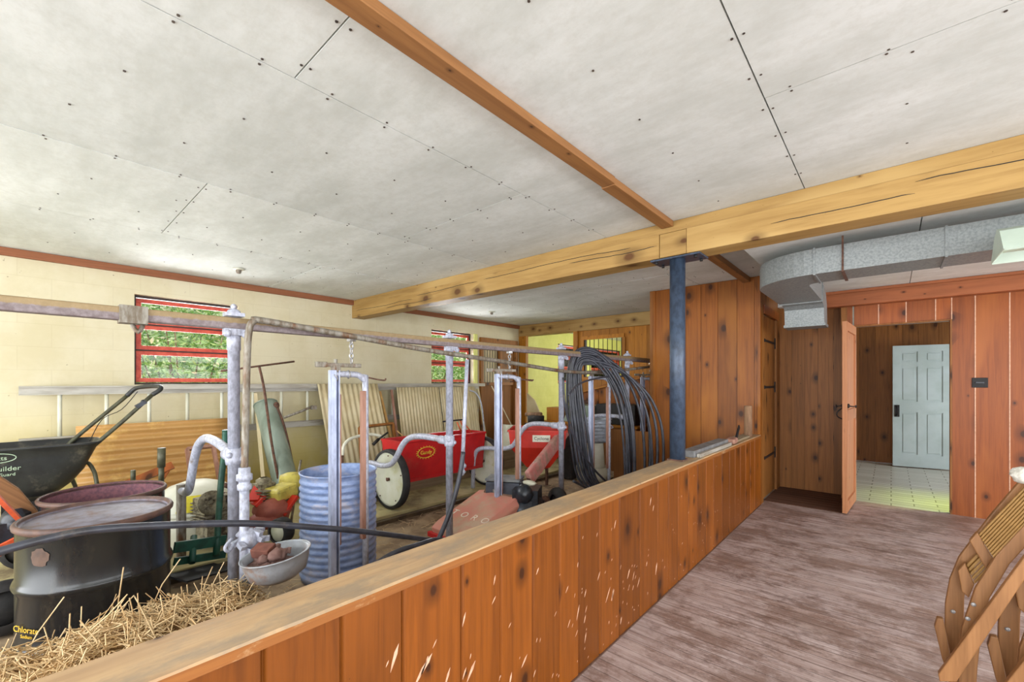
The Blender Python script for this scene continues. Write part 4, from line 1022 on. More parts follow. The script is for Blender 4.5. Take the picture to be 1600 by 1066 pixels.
# wooden frames
def open_frame(name, cs, w_, m, label, cat, pane=None):
    T = thing(name, label, cat, cs[3])
    C = sum((Vector(c) for c in cs), Vector()) / 4
    mb = MB(); n = (vec(cs[1]) - vec(cs[0])).cross(vec(cs[3]) - vec(cs[0])).normalized()
    for i in range(4): mb.bar(cs[i], cs[(i + 1) % 4], w_, .03, n.cross(vec(cs[(i + 1) % 4]) - vec(cs[i])))
    mb.build('frame', m, T)
    if pane:
        MB().prism([vec(c) for c in cs], n * .004).build('pane', pane, T)
    return T
open_frame('picture_frame', [at(292, 702, X=-5.45), at(333, 697, X=-5.45), at(352, 800, X=-5.15), at(308, 806, X=-5.15)], .06, tanwood, 'small brown wood frame leaning on the yellow corrugated sheet', 'frame')
open_frame('sash_frame', [at(562, 668, X=-5.3), at(613, 662, X=-5.3), at(630, 762, X=-4.95), at(568, 772, X=-4.95)], .05, pine_dark, 'old glazed sash with brown frame leaning against the cream corrugated sheet', 'window sash', glass_m)
tag(MB().bar(at(620, 673, X=-5.0), at(640, 690, X=-4.9), .02, .012).bar(at(640, 690, X=-4.9), (-4.85, 3.5, .07), .02, .012).build('wood_stake', fibre_y, None, at(640, 690, X=-4.9)), 'short yellow stake poking up behind the red drop spreader', 'stake')

# ================================================================== MACHINES
def wheel_y(mb_t, mb_d, c, r, w_, tire=.035, n=48):
    M = Matrix.Rotation(PI / 2, 4, 'X')
    mb_t.lathe([(r - tire, -w_ / 2), (r - .008, -w_ / 2), (r, -w_ / 4), (r, w_ / 4), (r - .008, w_ / 2), (r - tire, w_ / 2)], c, n, M=M)
    mb_d.lathe([(0, -w_ * .36), (.03, -w_ * .36), (.035, -w_ * .25), (r - tire - .03, -w_ * .22), (r - tire - .01, -w_ * .40), (r - tire + .002, -w_ * .40), (r - tire + .002, w_ * .40), (r - tire - .02, w_ * .2), (0, w_ * .2)], c, n, M=M)
# drop spreader
T = thing('drop_spreader', 'long red drop spreader with two big white disc wheels', 'spreader', (-4.03, 3.3, .065))
for y in (2.60, 4.03):
    tm, dm = MB(), MB(); wheel_y(tm, dm, (-4.03, y, .385), .318, .075)
    wp = dm.build('wheel', white_m, T)
    tb = tm.build('tire', rubber, wp)
    hm_ = MB().ball((-4.03, y - .04, .385), .022, 8, (1, .5, 1), jit=.3)
    for k in range(5):
        q = 2 * PI * k / 5 + .3; hm_.ball((-4.03 + .25 * math.cos(q), y - .03, .385 + .25 * math.sin(q)), .008, 6)
    hm_.build('hub', rust, wp, label='rusty hub and bolts')
y0, y1 = 2.67, 3.95
S = [(-3.93, .775), (-3.955, .775), (-3.99, .60), (-4.02, .36), (-4.12, .345), (-4.24, .60), (-4.285, .775), (-4.31, .775)]
outer = [(-3.925, .785), (-3.925, .765), (-3.945, .755), (-3.965, .60), (-3.995, .345), (-4.14, .33), (-4.265, .60), (-4.30, .755), (-4.32, .765), (-4.32, .785)]
inner = [(-4.29, .785), (-4.255, .60), (-4.13, .36), (-4.015, .37), (-3.99, .60), (-3.955, .785)]
mb = MB().prism([(x, y0, z) for x, z in outer + inner], (0, y1 - y0, 0))
mb.prism([(x, y0 - .004, z) for x, z in outer], (0, .008, 0)).prism([(x, y1 - .004, z) for x, z in outer], (0, .008, 0))
mb.box((-4.02, y0, .315), (-3.985, y1, .35))
hop = mb.build('hopper', red_m, T)
MB().tube([(-4.03, 2.57, .385), (-4.03, 4.06, .385)], .016, 12).build('axle', rust, T)
fm = frame_mat((-3.957, 3.02, .625), (0, 1, 0), (.12, 0, 1))
lo = MB(); lo.X = fm
lo.tube([(.115 * math.cos(2 * PI * k / 28), .062 * math.sin(2 * PI * k / 28), 0) for k in range(28)], .005, 6, closed=True)
for k in range(20):
    q = 2 * PI * k / 20; lo.tube([(.122 * math.cos(q), .067 * math.sin(q), 0), (.137 * math.cos(q), .078 * math.sin(q), 0)], .004, 5)
lo.build('logo_ring', letter_y, hop)
text('lettering', 'Gandy', .062, letter_y, hop, fm, .003)
mb = MB().tube([at(722, 677, X=-4.1), at(714, 660, X=-4.1)], .008, 6).tube([at(738, 677, X=-4.1), at(722, 658, X=-4.15)], .008, 6).tube([at(728, 677, X=-4.1), at(719, 657, X=-4.2)], .008, 6)
mb.build('lever_rods', orange, T); MB().tube([at(692, 659, X=-4.15), at(722, 656, X=-4.15)], .010, 8).build('lever_grip', black_m, T)
# low plank wall behind it
T = thing('plank_curb', 'low grey plank curb on the platform behind the red drop spreader', 'planks', (-4.5, 4.0, .065))
for k, z in enumerate((.067, .215)): MB().box((-4.54, 2.3, z), (-4.49, 5.4, z + .143)).build('plank', plankgrey, T, bevel=.003)

# red hood machine
T = thing('snow_thrower', 'low faded red hood with white letters on the stall floor', 'snow thrower', (-2.95, 2.8, 0))
hx0, hx1, hy0, hy1 = -3.14, -2.56, 2.44, 3.16
P = [(hy0, .03), (hy0 - .02, .12), (hy0 + .06, .17), (hy1 - .14, .345), (hy1 - .03, .33), (hy1, .27), (hy1, .03)]
mb = MB(); n = len(P); ins = .05
rows = []
for x, s_ in ((hx0, .82), (hx0 + .05, 1.0), (hx1 - .05, 1.0), (hx1, .82)):
    yc = (hy0 + hy1) / 2; rows.append([(x, yc + (y - yc) * (s_ * .5 + .5), .03 + (z - .03) * s_) for y, z in P])
vs = [p for r in rows for p in r]; fs = []
for i in range(3):
    for j in range(n - 1): fs.append((i * n + j, i * n + j + 1, i * n + n + j + 1, i * n + n + j))
fs.append(tuple(range(n))[::-1]); fs.append(tuple(3 * n + j for j in range(n)))
hood = mb.add(vs, fs).build('hood', redfade, T, bevel=.012)
MB().box((hx0 - .004, hy0 - .03, .03), (hx1 + .004, hy0 + .01, .075)).box((hx1 - .02, hy0 + .02, .03), (hx1 + .006, hy1, .10)).build('lower_rim', red_m, T, bevel=.006)
MB().tube([(-3.0, hy1 - .16, .335), (-2.99, hy1 - .13, .385), (-2.93, hy1 - .12, .39), (-2.90, hy1 - .13, .34)], .012, 8, 4).build('handle', galv_old, T)
slope = Vector((0, hy1 - .14 - hy0 - .06, .345 - .17)).normalized()
for k, chh in enumerate('TORO'):
    c = Vector((-3.03 + k * .13, hy0 + .20, .17 + .14 * .175 / .56 + .004 + .0)); 
    text('lettering', chh, .105, letter_w, hood, frame_mat(c, (1, 0, 0), slope), .003)

# engine with battery box
T = thing('small_engine', 'dark greasy engine with a grey battery box behind the red hood', 'engine', at(815, 790, Z=.1))
c = at(822, 795, Z=.22); c2_ = at(784, 757, Z=.43)
mb = MB().ball(c, .17, 20, (1, 1, 1.0), jit=.4).cbox(c + Vector((0, .02, .12)), (.24, .26, .16), rz=.5).lathe([(0, -.04), (.05, -.04), (.055, 0), (.05, .03), (0, .035)], c + Vector((.02, -.1, .16)), 16, M=Matrix.Rotation(PI / 2, 4, 'X')).lathe([(.085, -.03), (.09, 0), (.07, .04), (.0, .045)], c + Vector((.05, -.10, .17)), 24, M=Matrix.Rotation(PI / 2.4, 4, 'X'))
for k in range(6): mb.cbox(c + Vector((-.10, -.05, -.12 + .035 * k)), (.16, .16, .008), rz=.4)
mb.ball((c.x, c.y, .09), .09, 12, (1.4, 1.4, 1)).build('engine_block', engdark, T)
MB().cbox(c2_ + Vector((-.05, .1, -.06)), (.34, .22, .15), rz=.5).build('battery_box', batt_m, T, bevel=.01)
MB().cbox(c2_ + Vector((-.05, .1, .035)), (.35, .23, .025), rz=.5).build('box_lid', plain('dusty_lid', (128, 130, 130), (92, 96, 104), 12), T, bevel=.006)
MB().ball(c + Vector((.04, .0, .25)), .05, 12, (1.5, 1, .5), jit=.2).build('fuel_cap', whitep, T)

# orange-red broadcast seeder
T = thing('hopper_spreader', 'orange-red tapered hopper with a white label and pink slanting arm', 'spreader', (-3.55, 4.4, 0))
M = Matrix.Translation((-3.47, 4.47, 0)) @ Matrix.Rotation(.6, 4, 'Z')
def fr(x, y, z): return M @ Vector((x, y, z))
def loft(mb, secs, mi=0):
    n = len(secs[0]); vs = [p for s_ in secs for p in s_]; fs = []
    for i in range(len(secs) - 1):
        for j in range(n): fs.append((i * n + j, i * n + (j + 1) % n, i * n + n + (j + 1) % n, i * n + n + j))
    return mb.add(vs, fs, mi)
def rect(hx, hy, z, ox=0): return [fr(-hx + ox, -hy, z), fr(hx + ox, -hy, z), fr(hx + ox, hy, z), fr(-hx + ox, hy, z)]
mb = loft(MB(), [rect(.08, .08, .30), rect(.15, .13, .33), rect(.34, .28, .60), rect(.36, .29, .80), rect(.375, .305, .80), rect(.375, .305, .82), rect(.35, .28, .82), rect(.33, .26, .60), rect(.12, .10, .35)])
mb.build('hopper', redor_m, T)
fm = Matrix(M) @ frame_mat((.05, -.2955, .72), (1, .0, 0), (0, -.05, 1)); 
lb = MB(); lb.X = fm; lb.cbox((0, 0, .002), (.22, .085, .004)); lbp = lb.build('label_plate', whitep, T)
text('lettering', 'Cyclone', .055, letter_b, lbp, fm @ Matrix.Translation((0, 0, .005)), .001)
a, b = at(884, 672, X=-3.2), at(826, 748, Z=.42)
MB().bar(a, b, .15, .06, (1, -.3, 0)).build('slanting_arm', pinkred, T, bevel=.012, label='pink weathered arm')
MB().bar(b, at(838, 775, Z=.12), .04, .02).bar(fr(-.1, -.1, .3), fr(-.1, -.1, .05), .03, .03).bar(fr(.1, .1, .3), fr(.1, .1, .05), .03, .03).build('frame_legs', rust, T)
wc = at(872, 788, Z=.17)
tm, dm = MB(), MB(); 
Mw = Matrix.Rotation(-.5, 4, 'Z') @ Matrix.Rotation(PI / 2, 4, 'X')
wp = dm.lathe([(0, -.04), (.05, -.045), (.10, -.02), (.102, .03), (0, .03)], wc, 24, M=Mw).build('wheel', black_m, T)
tm.lathe([(.10, -.05), (.15, -.05), (.17, -.02), (.17, .02), (.15, .05), (.10, .05)], wc, 36, M=Mw).build('tire', rubber, wp)
MB().ball(at(852, 785, Z=.2), .07, 10, (.8, .8, 1)).build('gear_case', rust, T)
bc = at(890, 715, X=-3.55); tag(MB().box((bc.x - .08, bc.y - .08, 0), (bc.x + .08, bc.y + .08, .72)).build('black_box', rubber, None, (bc.x, bc.y, 0), bevel=.03), 'tall black container behind the third stall post', 'container')

# red walk-behind tiller with yellow engine
T = thing('garden_tiller', 'small red garden machine with a yellow engine and cream wheel', 'garden machine', (-4.1, 1.6, .065))
c = at(435, 790, X=-4.15)
mb = MB().ball(c + Vector((0, -.05, -.04)), .15, 20, (1, 1, .8), jit=.2).ball(c + Vector((.02, -.1, -.10)), .13, 16, (1.1, 1.2, .6)); mb.build('gear_housing', plain('dusty_red_housing', (168, 92, 76), (138, 66, 52), 6), T)
a = at(450, 770, X=-4.2)
MB().bar(at(395, 783, X=-4.2), at(408, 757, X=-4.3), .10, .03).bar(at(396, 790, X=-4.2), at(412, 774, X=-4.2), .12, .03).bar(at(440, 805, X=-4.05), at(462, 775, X=-4.1), .07, .03).build('guards', redor_m, T, bevel=.004)
e = at(433, 770, X=-4.2)
mb = MB().cbox(e + Vector((0, .03, .0)), (.20, .24, .12), rz=.4, rx=.1); mb.build('fuel_tank', yellow_m, T, bevel=.03)
mb = MB().ball(at(432, 790, X=-4.2), .11, 16, (1, 1, .8), jit=.6)
for k in range(5): mb.cbox(at(415, 775, X=-4.2) + Vector((0, 0, -.05 + .025 * k)), (.12, .12, .008), rz=.3)
mb.lathe([(.06, 0), (.065, .05), (.03, .07)], at(412, 758, X=-4.3), 16).cbox(at(412, 765, X=-4.3), (.14, .14, .12), rz=.2).build('engine_block', engine_m, T)
MB().lathe([(.10, -.03), (.11, 0), (.10, .08), (.05, .10), (0, .10)], at(455, 755, X=-4.4), 24).build('recoil_cover', yellow_m, T)
wc = at(440, 829, Z=.175)
tm, dm = MB(), MB(); Mw = Matrix.Rotation(.35, 4, 'Z') @ Matrix.Rotation(PI / 2, 4, 'X')
wp = MB().lathe([(0, -.04), (.02, -.05), (.08, -.04), (.082, .04), (0, .04)], wc, 24, M=Mw).build('wheel', white_m, T)
MB().lathe([(.08, -.045), (.10, -.045), (.108, -.02), (.108, .03), (.10, .05), (.08, .05)], wc, 28, M=Mw).build('tire', rubber, wp)
MB().tube([at(455, 815, X=-4.3), at(463, 760, X=-4.4), at(470, 720, X=-4.8)], .012, 8).build('handlebar', galv_old, T)

# white tank with yellow label, engine in front
T = thing('white_tank', 'rounded off-white tank with a yellow warning label behind the bent divider arm', 'tank', (-4.55, 1.0, .065))
c = at(308, 790, X=-4.55)
mb = MB().lathe([(.0, -.36), (.33, -.36), (.36, -.32), (.345, -.10), (.34, .0), (.30, .10), (.20, .18), (.10, .215), (.0, .22)], c, 48)
mb.lathe([(.34, -.02), (.36, -.01), (.36, .01), (.34, .02)], c, 48)
mb.build('tank_body', whitep, T)
def tank_patch(a0, a1):
    vs, fs = [], []
    prof = [(.353, .03), (.3165, .10), (.265, .145)]
    for i, (r_, z_) in enumerate(prof):
        for j in range(7):
            a = a0 + (a1 - a0) * j / 6; vs.append((c.x + r_ * math.cos(a), c.y + r_ * math.sin(a), c.z + z_))
    for i in range(2):
        for j in range(6): fs.append((i * 7 + j, i * 7 + j + 1, (i + 1) * 7 + j + 1, (i + 1) * 7 + j))
    return vs, fs
MB().add(*tank_patch(-.62, .12)).build('warning_label', yellab, T, label='yellow label')
T = thing('small_engine', 'greasy grey engine standing in front of the off-white tank', 'engine', (-4.15, .95, .065))
c = at(333, 800, X=-4.15)
mb = MB().cbox(c + Vector((0, 0, .07)), (.16, .22, .12), rz=.3)
for k in range(7): mb.cbox(c + Vector((0, 0, -.08 + .028 * k)), (.20, .24, .008), rz=.3)
mb.cbox(c + Vector((0, 0, -.12)), (.15, .18, .24), rz=.3).build('cylinder', engine_m, T, bevel=.004)
MB().lathe([(.04, 0), (.09, .005), (.095, .05), (.04, .06), (.02, .03)], c + Vector((.08, -.04, .10)), 20, M=Matrix.Rotation(PI / 2.2, 4, 'Y')).build('flywheel_cover', engine_m, T)
MB().tube([at(350, 758, X=-4.2), at(365, 765, X=-4.2), at(372, 790, X=-4.2)], .02, 8, 3).tube([at(345, 772, X=-4.2), at(365, 775, X=-4.2)], .02, 8).build('red_pipe', rust, T)
# green hand truck
T = thing('hand_truck', 'dark green hand truck leaning behind the first stall post', 'hand truck', (-3.7, 1.0, 0))
MB().tube([at(352, 672, X=-3.95), at(351, 700, X=-3.95), at(345, 760, X=-3.85), at(338, 868, X=-3.6)], .022, 10, 3).build('upright', green_m, T)
MB().tube([at(300, 880, X=-3.55), at(303, 838, X=-3.7)], .02, 10).build('upright', green_m, T)
for v, w_ in ((850, .07), (872, .05)): MB().bar(at(272, v + 6, X=-3.6), at(352, v - 6, X=-3.66), .02, w_).build('cross_bar', green_m, T)
MB().bar(at(275, 905, X=-3.4), at(350, 885, X=-3.5), .22, .012).build('toe_plate', black_m, T)

# black broadcast spreader by the wall
T = thing('broadcast_spreader', 'black plastic broadcast spreader with long angled handle, behind the drums', 'spreader', (-5.0, .08, .065))
def sup(cx_, cy_, hx, hy, z, p=4.0, n=40):
    out = []
    for k in range(n):
        q = 2 * PI * k / n; c_, s_ = math.cos(q), math.sin(q)
        out.append((cx_ + hx * abs(c_) ** (2 / p) * (1 if c_ > 0 else -1), cy_ + hy * abs(s_) ** (2 / p) * (1 if s_ > 0 else -1), z))
    return out
X0, Y0 = -5.0, .03
secs = [sup(X0, Y0, .06, .07, .54, 2), sup(X0, Y0, .12, .15, .55, 2.2), sup(X0, Y0, .17, .23, .62, 2.5), sup(X0, Y0, .205, .30, .72, 3), sup(X0, Y0, .235, .35, .85, 4), sup(X0, Y0, .25, .38, .925, 5),
        sup(X0, Y0, .268, .40, .93, 5), sup(X0, Y0, .268, .40, .945, 5), sup(X0, Y0, .245, .375, .945, 5), sup(X0, Y0, .225, .34, .85, 4), sup(X0, Y0, .19, .28, .72, 3), sup(X0, Y0, .10, .13, .57, 2.2)]
mb = loft(MB(), secs); mb.s = [True] * len(mb.s); hop = mb.build('hopper', blackpl, T)
MB().box((X0 - .12, Y0 - .14, .40), (X0 + .12, Y0 + .14, .52)).lathe([(.0, 0), (.16, 0), (.16, .015), (.0, .02)], (X0, Y0, .36), 28).build('gearbox', black_m, T)
for s_, lab in ((-1, None), (1, None)):
    MB().lathe([(.12, -.04), (.15, -.035), (.155, 0), (.15, .035), (.12, .04)], (X0 + .28 * s_, Y0, .22), 32, M=Matrix.Rotation(PI / 2, 4, 'Y')).lathe([(0, -.03), (.12, -.02), (.12, .02), (0, .03)], (X0 + .28 * s_, Y0, .22), 24, M=Matrix.Rotation(PI / 2, 4, 'Y')).build('wheel', rubber, T)
MB().tube([(X0 - .27, Y0, .22), (X0 + .27, Y0, .22)], .012, 8).build('axle', galv_old, T)
hl = [at(112, 690, X=-5.22), at(160, 650, X=-5.22), at(198, 619, X=-5.22)]; hr = [at(143, 700, X=-4.85), at(190, 660, X=-4.85), at(238, 617, X=-4.85)]
MB().tube([at(60, 740, X=-5.22)] + hl, .016, 10, 3).tube([at(100, 738, X=-4.85)] + hr, .016, 10, 3).build('handle_tubes', olive, T)
MB().tube([hl[-1], at(212, 607, X=-5.2), at(232, 604, X=-5.05), at(249, 604, X=-4.9), at(250, 609, X=-4.85), hr[-1]], .019, 10, 4).build('grip', blackpl, T)
MB().cbox(at(220, 632, X=-4.85), (.05, .08, .03), rx=.6).ball(at(224, 628, X=-4.85), .02, 8).build('flow_lever', engdark, T)
MB().tube([at(215, 612, X=-5.1), at(190, 640, X=-5.05), at(160, 655, X=-5.0), at(140, 690, X=-4.95)], .003, 6, 4).build('control_cable', black_m, T)
MB().tube([at(118, 733, X=-5.0), at(134, 722, X=-4.95), at(146, 735, X=-4.9), at(152, 760, X=-4.85), (-4.84, .45, .07)], .014, 8, 4).tube([at(108, 740, X=-5.15), at(122, 775, X=-5.15), (-5.14, .33, .07)], .014, 8, 3).build('stand_legs', olive, T)
fm = frame_mat((-4.742, -.13, .845), (0, 1, 0), (.16, 0, 1))
lo = MB(); lo.X = fm; lo.tube([(.095 * math.cos(2 * PI * k / 28), .035 + .034 * math.sin(2 * PI * k / 28), 0) for k in range(28)], .0028, 6, closed=True); lo.build('logo_ring', letter_g, hop)
text('lettering', 'Scotts', .042, letter_g, hop, fm @ Matrix.Translation((0, .035, .004)), .001)
fm2 = frame_mat((-4.760, -.13, .80), (0, 1, 0), (.2, 0, 1))
text('lettering', 'Turf Builder', .048, letter_g, hop, fm2 @ Matrix.Translation((.0, 0, .006)), .001)
text('lettering', 'EdgeGuard', .032, letter_g, hop, fm2 @ Matrix.Translation((.02, -.042, .012)), .001)

# orange machine and timber at the left edge
T = thing('orange_tiller', 'orange-framed machine with a dark wheel at the left edge behind the black drum', 'garden machine', (-3.75, -.1, 0))
MB().bar(at(-35, 745, X=-3.7), at(44, 826, X=-3.7), .02, .07, (1, 0, 0)).bar(at(-35, 872, X=-3.65), at(44, 833, X=-3.65), .02, .035, (1, 0, 0)).bar(at(-35, 885, X=-3.75), at(30, 850, X=-3.75), .02, .02, (1, 0, 0)).build('frame', orange, T)
c = at(8, 880, X=-3.75)
MB().lathe([(.09, -.05), (.145, -.04), (.15, 0), (.145, .04), (.09, .05)], (c.x, c.y, .15), 32, M=Matrix.Rotation(PI / 2.3, 4, 'Y')).lathe([(0, -.03), (.09, -.03), (.09, .03), (0, .03)], (c.x, c.y, .15), 24, M=Matrix.Rotation(PI / 2.3, 4, 'Y')).build('wheel', rubber, T)
MB().cbox(at(5, 835, X=-3.9), (.2, .22, .16)).ball(at(25, 812, X=-3.85), .07, 12, jit=.4).build('motor', engdark, T, bevel=.01)
P = [at(-30, 715, X=-3.82), at(0, 745, X=-3.82), at(30, 765, X=-3.82), at(62, 803, X=-3.82), at(62, 812, X=-3.82), at(36, 812, X=-3.82), at(0, 775, X=-3.82), at(-30, 750, X=-3.82)]
tag(MB().prism(P, (-.05, 0, 0)).bar(at(50, 808, X=-3.85), at(46, 835, X=-3.85) + Vector((0, 0, -.35)), .05, .04).build('timber', oldboard, None, P[4], bevel=.004), 'weathered timber with broken edge sloping over the orange machine', 'timber')
tag(MB().tube([at(252, 755, X=-4.2), at(252, 728, X=-4.2)], .018, 10).tube([at(252, 730, X=-4.2), at(252.5, 700, X=-4.2)], .026, 12).tube([at(252, 755, X=-4.2), (at(252, 755, X=-4.2).x, at(252, 755, X=-4.2).y, .07)], .014, 8).build('lever', olive, None, at(252, 755, X=-4.2)), 'upright grey lever with a ribbed grip behind the open drum', 'lever')
tag(MB().tube([at(208, 752, X=-4.35), at(208, 735, X=-4.35)], .016, 8).tube([at(208, 752, X=-4.35), (-4.35, at(208, 752, X=-4.35).y, .07)], .014, 8).build('lever', olive, None, at(208, 752, X=-4.35)), 'short grey peg rising behind the open rusty drum', 'lever')
tag(MB().bar(at(196, 758, X=-4.6), at(270, 727, X=-4.6), .06, .04, (1, 0, .5)).tube([at(255, 748, X=-4.6), at(268, 727, X=-4.6)], .014, 8).bar(at(200, 757, X=-4.6), (-4.6, .6, .07), .04, .04).build('split_stick', pine_red, None, at(200, 757, X=-4.6)), 'split reddish stick resting behind the open rusty drum', 'stick')
P = [at(165, 760, X=-4.6), at(170, 748, X=-4.7), at(210, 748, X=-4.7), at(240, 762, X=-4.6)]
T = thing('push_mower', 'white bent handle of a mower behind the tall bin', 'mower', (-4.6, 2.6, .065))
MB().tube([at(535, 712, X=-4.6), at(538, 695, X=-4.65), at(552, 684, X=-4.7), at(580, 679, X=-4.75), at(600, 683, X=-4.7)], .018, 10, 4).build('handle', whitep, T)
MB().tube([at(583, 695, X=-4.65), at(592, 686, X=-4.65)], .02, 8).tube([at(592, 686, X=-4.65), at(606, 676, X=-4.65)], .012, 8).build('lever', black_m, T)
MB().tube([at(535, 712, X=-4.6), (-4.5, 2.3, .12)], .014, 8).tube([at(600, 683, X=-4.7), (-4.7, 2.9, .12)], .014, 8).cbox((-4.6, 2.6, .17), (.4, .5, .12)).build('deck', rust, T, bevel=.02)

# ------------------------------------------------------------------ far bay
T = thing('wash_tub', 'ribbed zinc wash tub set on the upturned white bucket', 'tub', (-3.30, 5.55, .55))
c = (-3.30, 5.55, .55); P = [(0, .01), (.20, .01), (.215, 0)]
for k in range(6): P += [(.22 + k * .008, .02 + k * .05), (.228 + k * .008, .04 + k * .05), (.222 + k * .008, .06 + k * .05)]
P += [(.27, .325), (.28, .335), (.27, .34), (.255, .33), (.20, .03), (0, .03)]
MB().lathe(P, c, 40).build('tub', tub_m, T)
MB().tube([(-3.30 + .27, 5.50, .80), (-3.30 + .30, 5.50, .77), (-3.30 + .30, 5.60, .77), (-3.30 + .27, 5.60, .80)], .007, 8, 3).build('handle', galv, T)
T = thing('plastic_bucket', 'white bucket standing upside down under the zinc tub', 'bucket', (-3.30, 5.55, 0))
MB().lathe([(.17, .0), (.18, .0), (.176, .03), (.172, .05), (.15, .36), (.148, .365), (0, .367)], (-3.3, 5.55, .18), 32).build('bucket', whitep, T)
MB().lathe([(.0, .0), (.25, .0), (.25, .176), (.0, .178)], (-3.3, 5.55, .0), 32).build('base_drum', whitep, T)
T = thing('work_bench', 'brown board box bench against the pine wall in the far bay', 'bench', (-3.8, 6.6, 0))
MB().box((-4.75, 6.25, .0), (-2.95, 6.9, .70)).build('body', plywood, T)
MB().box((-4.78, 6.22, .70), (-2.92, 6.95, .73)).build('top', pine_gold, T)
tag(MB().box((-3.72, 6.35, .732), (-3.02, 6.75, 1.06)).build('metal_box', black_m, None, (-3.4, 6.5, .732), bevel=.01), 'black metal box on the bench behind the pipe coil', 'box')
tag(MB().prism([(-4.35, 6.3, .732), (-3.78, 6.3, .732), (-3.78, 6.3, 1.02), (-4.22, 6.3, 1.05)], (0, .35, 0)).build('metal_box', greycyl, None, (-4.1, 6.4, .732), bevel=.01), 'grey-green box with slanted side on the bench behind the pipe coil', 'box')
tag(MB().cbox((-4.58, 6.45, .85), (.26, .3, .235)).build('wood_crate', pine_gold, None, (-4.58, 6.45, .732), bevel=.004), 'orange-brown wood crate at the left end of the bench', 'crate')
tag(MB().lathe([(0, 0), (.14, 0), (.15, .12), (.14, .13), (0, .14)], (-4.72, 6.0, .70), 24).box((-4.9, 5.9, 0), (-4.55, 6.15, .698)).build('black_pot', rubber, None, (-4.72, 6.0, 0)), 'black pot on a dark stand beside the crate, by the yellow room', 'pot')
tag(MB().tube([(-4.95, 6.0, .84), (-4.6, 6.0, .86)], .035, 12).build('log', stickwood, None, (-4.8, 6.0, .82)), 'short round log lying on the black pot', 'log')
tag(MB().tube([(-4.35, 6.45, 1.08), (-3.9, 6.42, 1.08)], .03, 12).build('pipe_piece', rust, None, (-4.1, 6.45, 1.05)), 'rusty pipe piece resting on the grey-green box', 'pipe')
tag(MB().prism([(-3.02, 5.66, .0), (-2.50, 5.66, .0), (-2.50, 5.66, .74), (-3.02, 5.66, .74)], (0, .03, 0)).build('plywood_board', plywood, None, (-2.76, 5.67, 0)), 'dark brown board standing behind the pipe coil beside the closet', 'board')
mb = MB().prism([(-4.66, 7.02, .0), (-2.5, 7.02, .0), (-2.5, 7.02, 1.62), (-3.64, 7.02, 1.47), (-4.66, 7.02, 1.16)], (0, .03, 0))
for k in range(11): mb.box((-4.62 + k * .195, 7.012, 0.75), (-4.44 + k * .195, 7.02, 1.17 + k * .052))
tag(mb.build('board_screen', pine, None, (-3.6, 7.03, 0)), 'orange pine board screen with sloping top under the barred window', 'board screen')
tag(MB().bar((-4.68, 7.0, 1.175), (-2.5, 7.0, 1.66), .06, .03).build('sloping_rail', pine_gold, None, (-3.6, 7.0, 1.4)), 'sloping wood rail along the top of the orange board screen', 'rail')
P = [(-5.75, 7.0, .066), (-5.0, 7.0, .066), (-5.55, 7.0, 1.05), (-5.75, 7.0, 1.2)]
tag(MB().prism(P, (0, .03, 0)).build('plastic_sheet', fibre_w, None, (-5.4, 7.0, .066)), 'pale sheet leaning in front of the yellow room beside the brown door', 'sheet')
tag(MB().sheet((-4.6, 5.45, .067), (-.55, -.1, 0), (-.2, .3, .6), 2, 2, lambda u, v: 0, .02).build('pale_board', white_m, None, (-4.8, 5.5, .067)), 'pale board leaning behind the red drop spreader right wheel', 'board')
# wire junk
tag(MB().tube([at(797, 612 - 15, X=-5.9), at(822, 593, X=-5.6), at(834, 594, X=-5.5)], .01, 6).build('wall_hook', rust, None, at(822, 593, X=-5.6)), 'thin rusty hook sticking out beside the yellow room opening', 'hook')

# ------------------------------------------------------------------ on the half wall cap
zc = .8125
tag(MB().box((-1.285, 3.56, zc), (-1.185, 4.52, zc + .055)).build('metal_channel', greybox, None, (-1.235, 4.0, zc), bevel=.004), 'grey metal channel lying on the half wall cap beside the blue post', 'metal channel')
tag(MB().box((-1.18, 3.60, zc), (-1.150, 4.50, zc + .03)).build('metal_strip', alu, None, (-1.165, 4.0, zc), bevel=.002), 'thin pale strip lying along the grey channel on the cap', 'metal strip')
tag(MB().cbox((-1.19, 4.66, zc + .028), (.09, .2, .055), rz=.1).build('brush_block', tanwood, None, (-1.19, 4.66, zc), bevel=.02), 'small tan brush block on the half wall cap after the grey channel', 'brush')
tag(MB().box((-1.29, 4.80, zc), (-1.17, 5.30, zc + .022)).build('wood_offcut', plankgrey, None, (-1.23, 5.0, zc), bevel=.003), 'grey wood offcut lying on the far end of the half wall cap', 'offcut')
tag(MB().bar((-1.20, 4.86, zc + .026), (-1.21, 5.02, zc + .14), .012, .035, (0, 1, 0)).build('putty_knife', black_m, None, (-1.2, 4.9, zc + .026)), 'dark blade propped up on the grey wood offcut', 'blade')
tag(MB().lathe([(.038, 0), (.041, .01), (.040, .335), (.037, .345)], (-1.205, 5.38, zc), 20, caps=True).build('round_stick', stickwood, None, (-1.205, 5.38, zc)), 'short round wooden stick standing upright at the end of the half wall', 'stick')

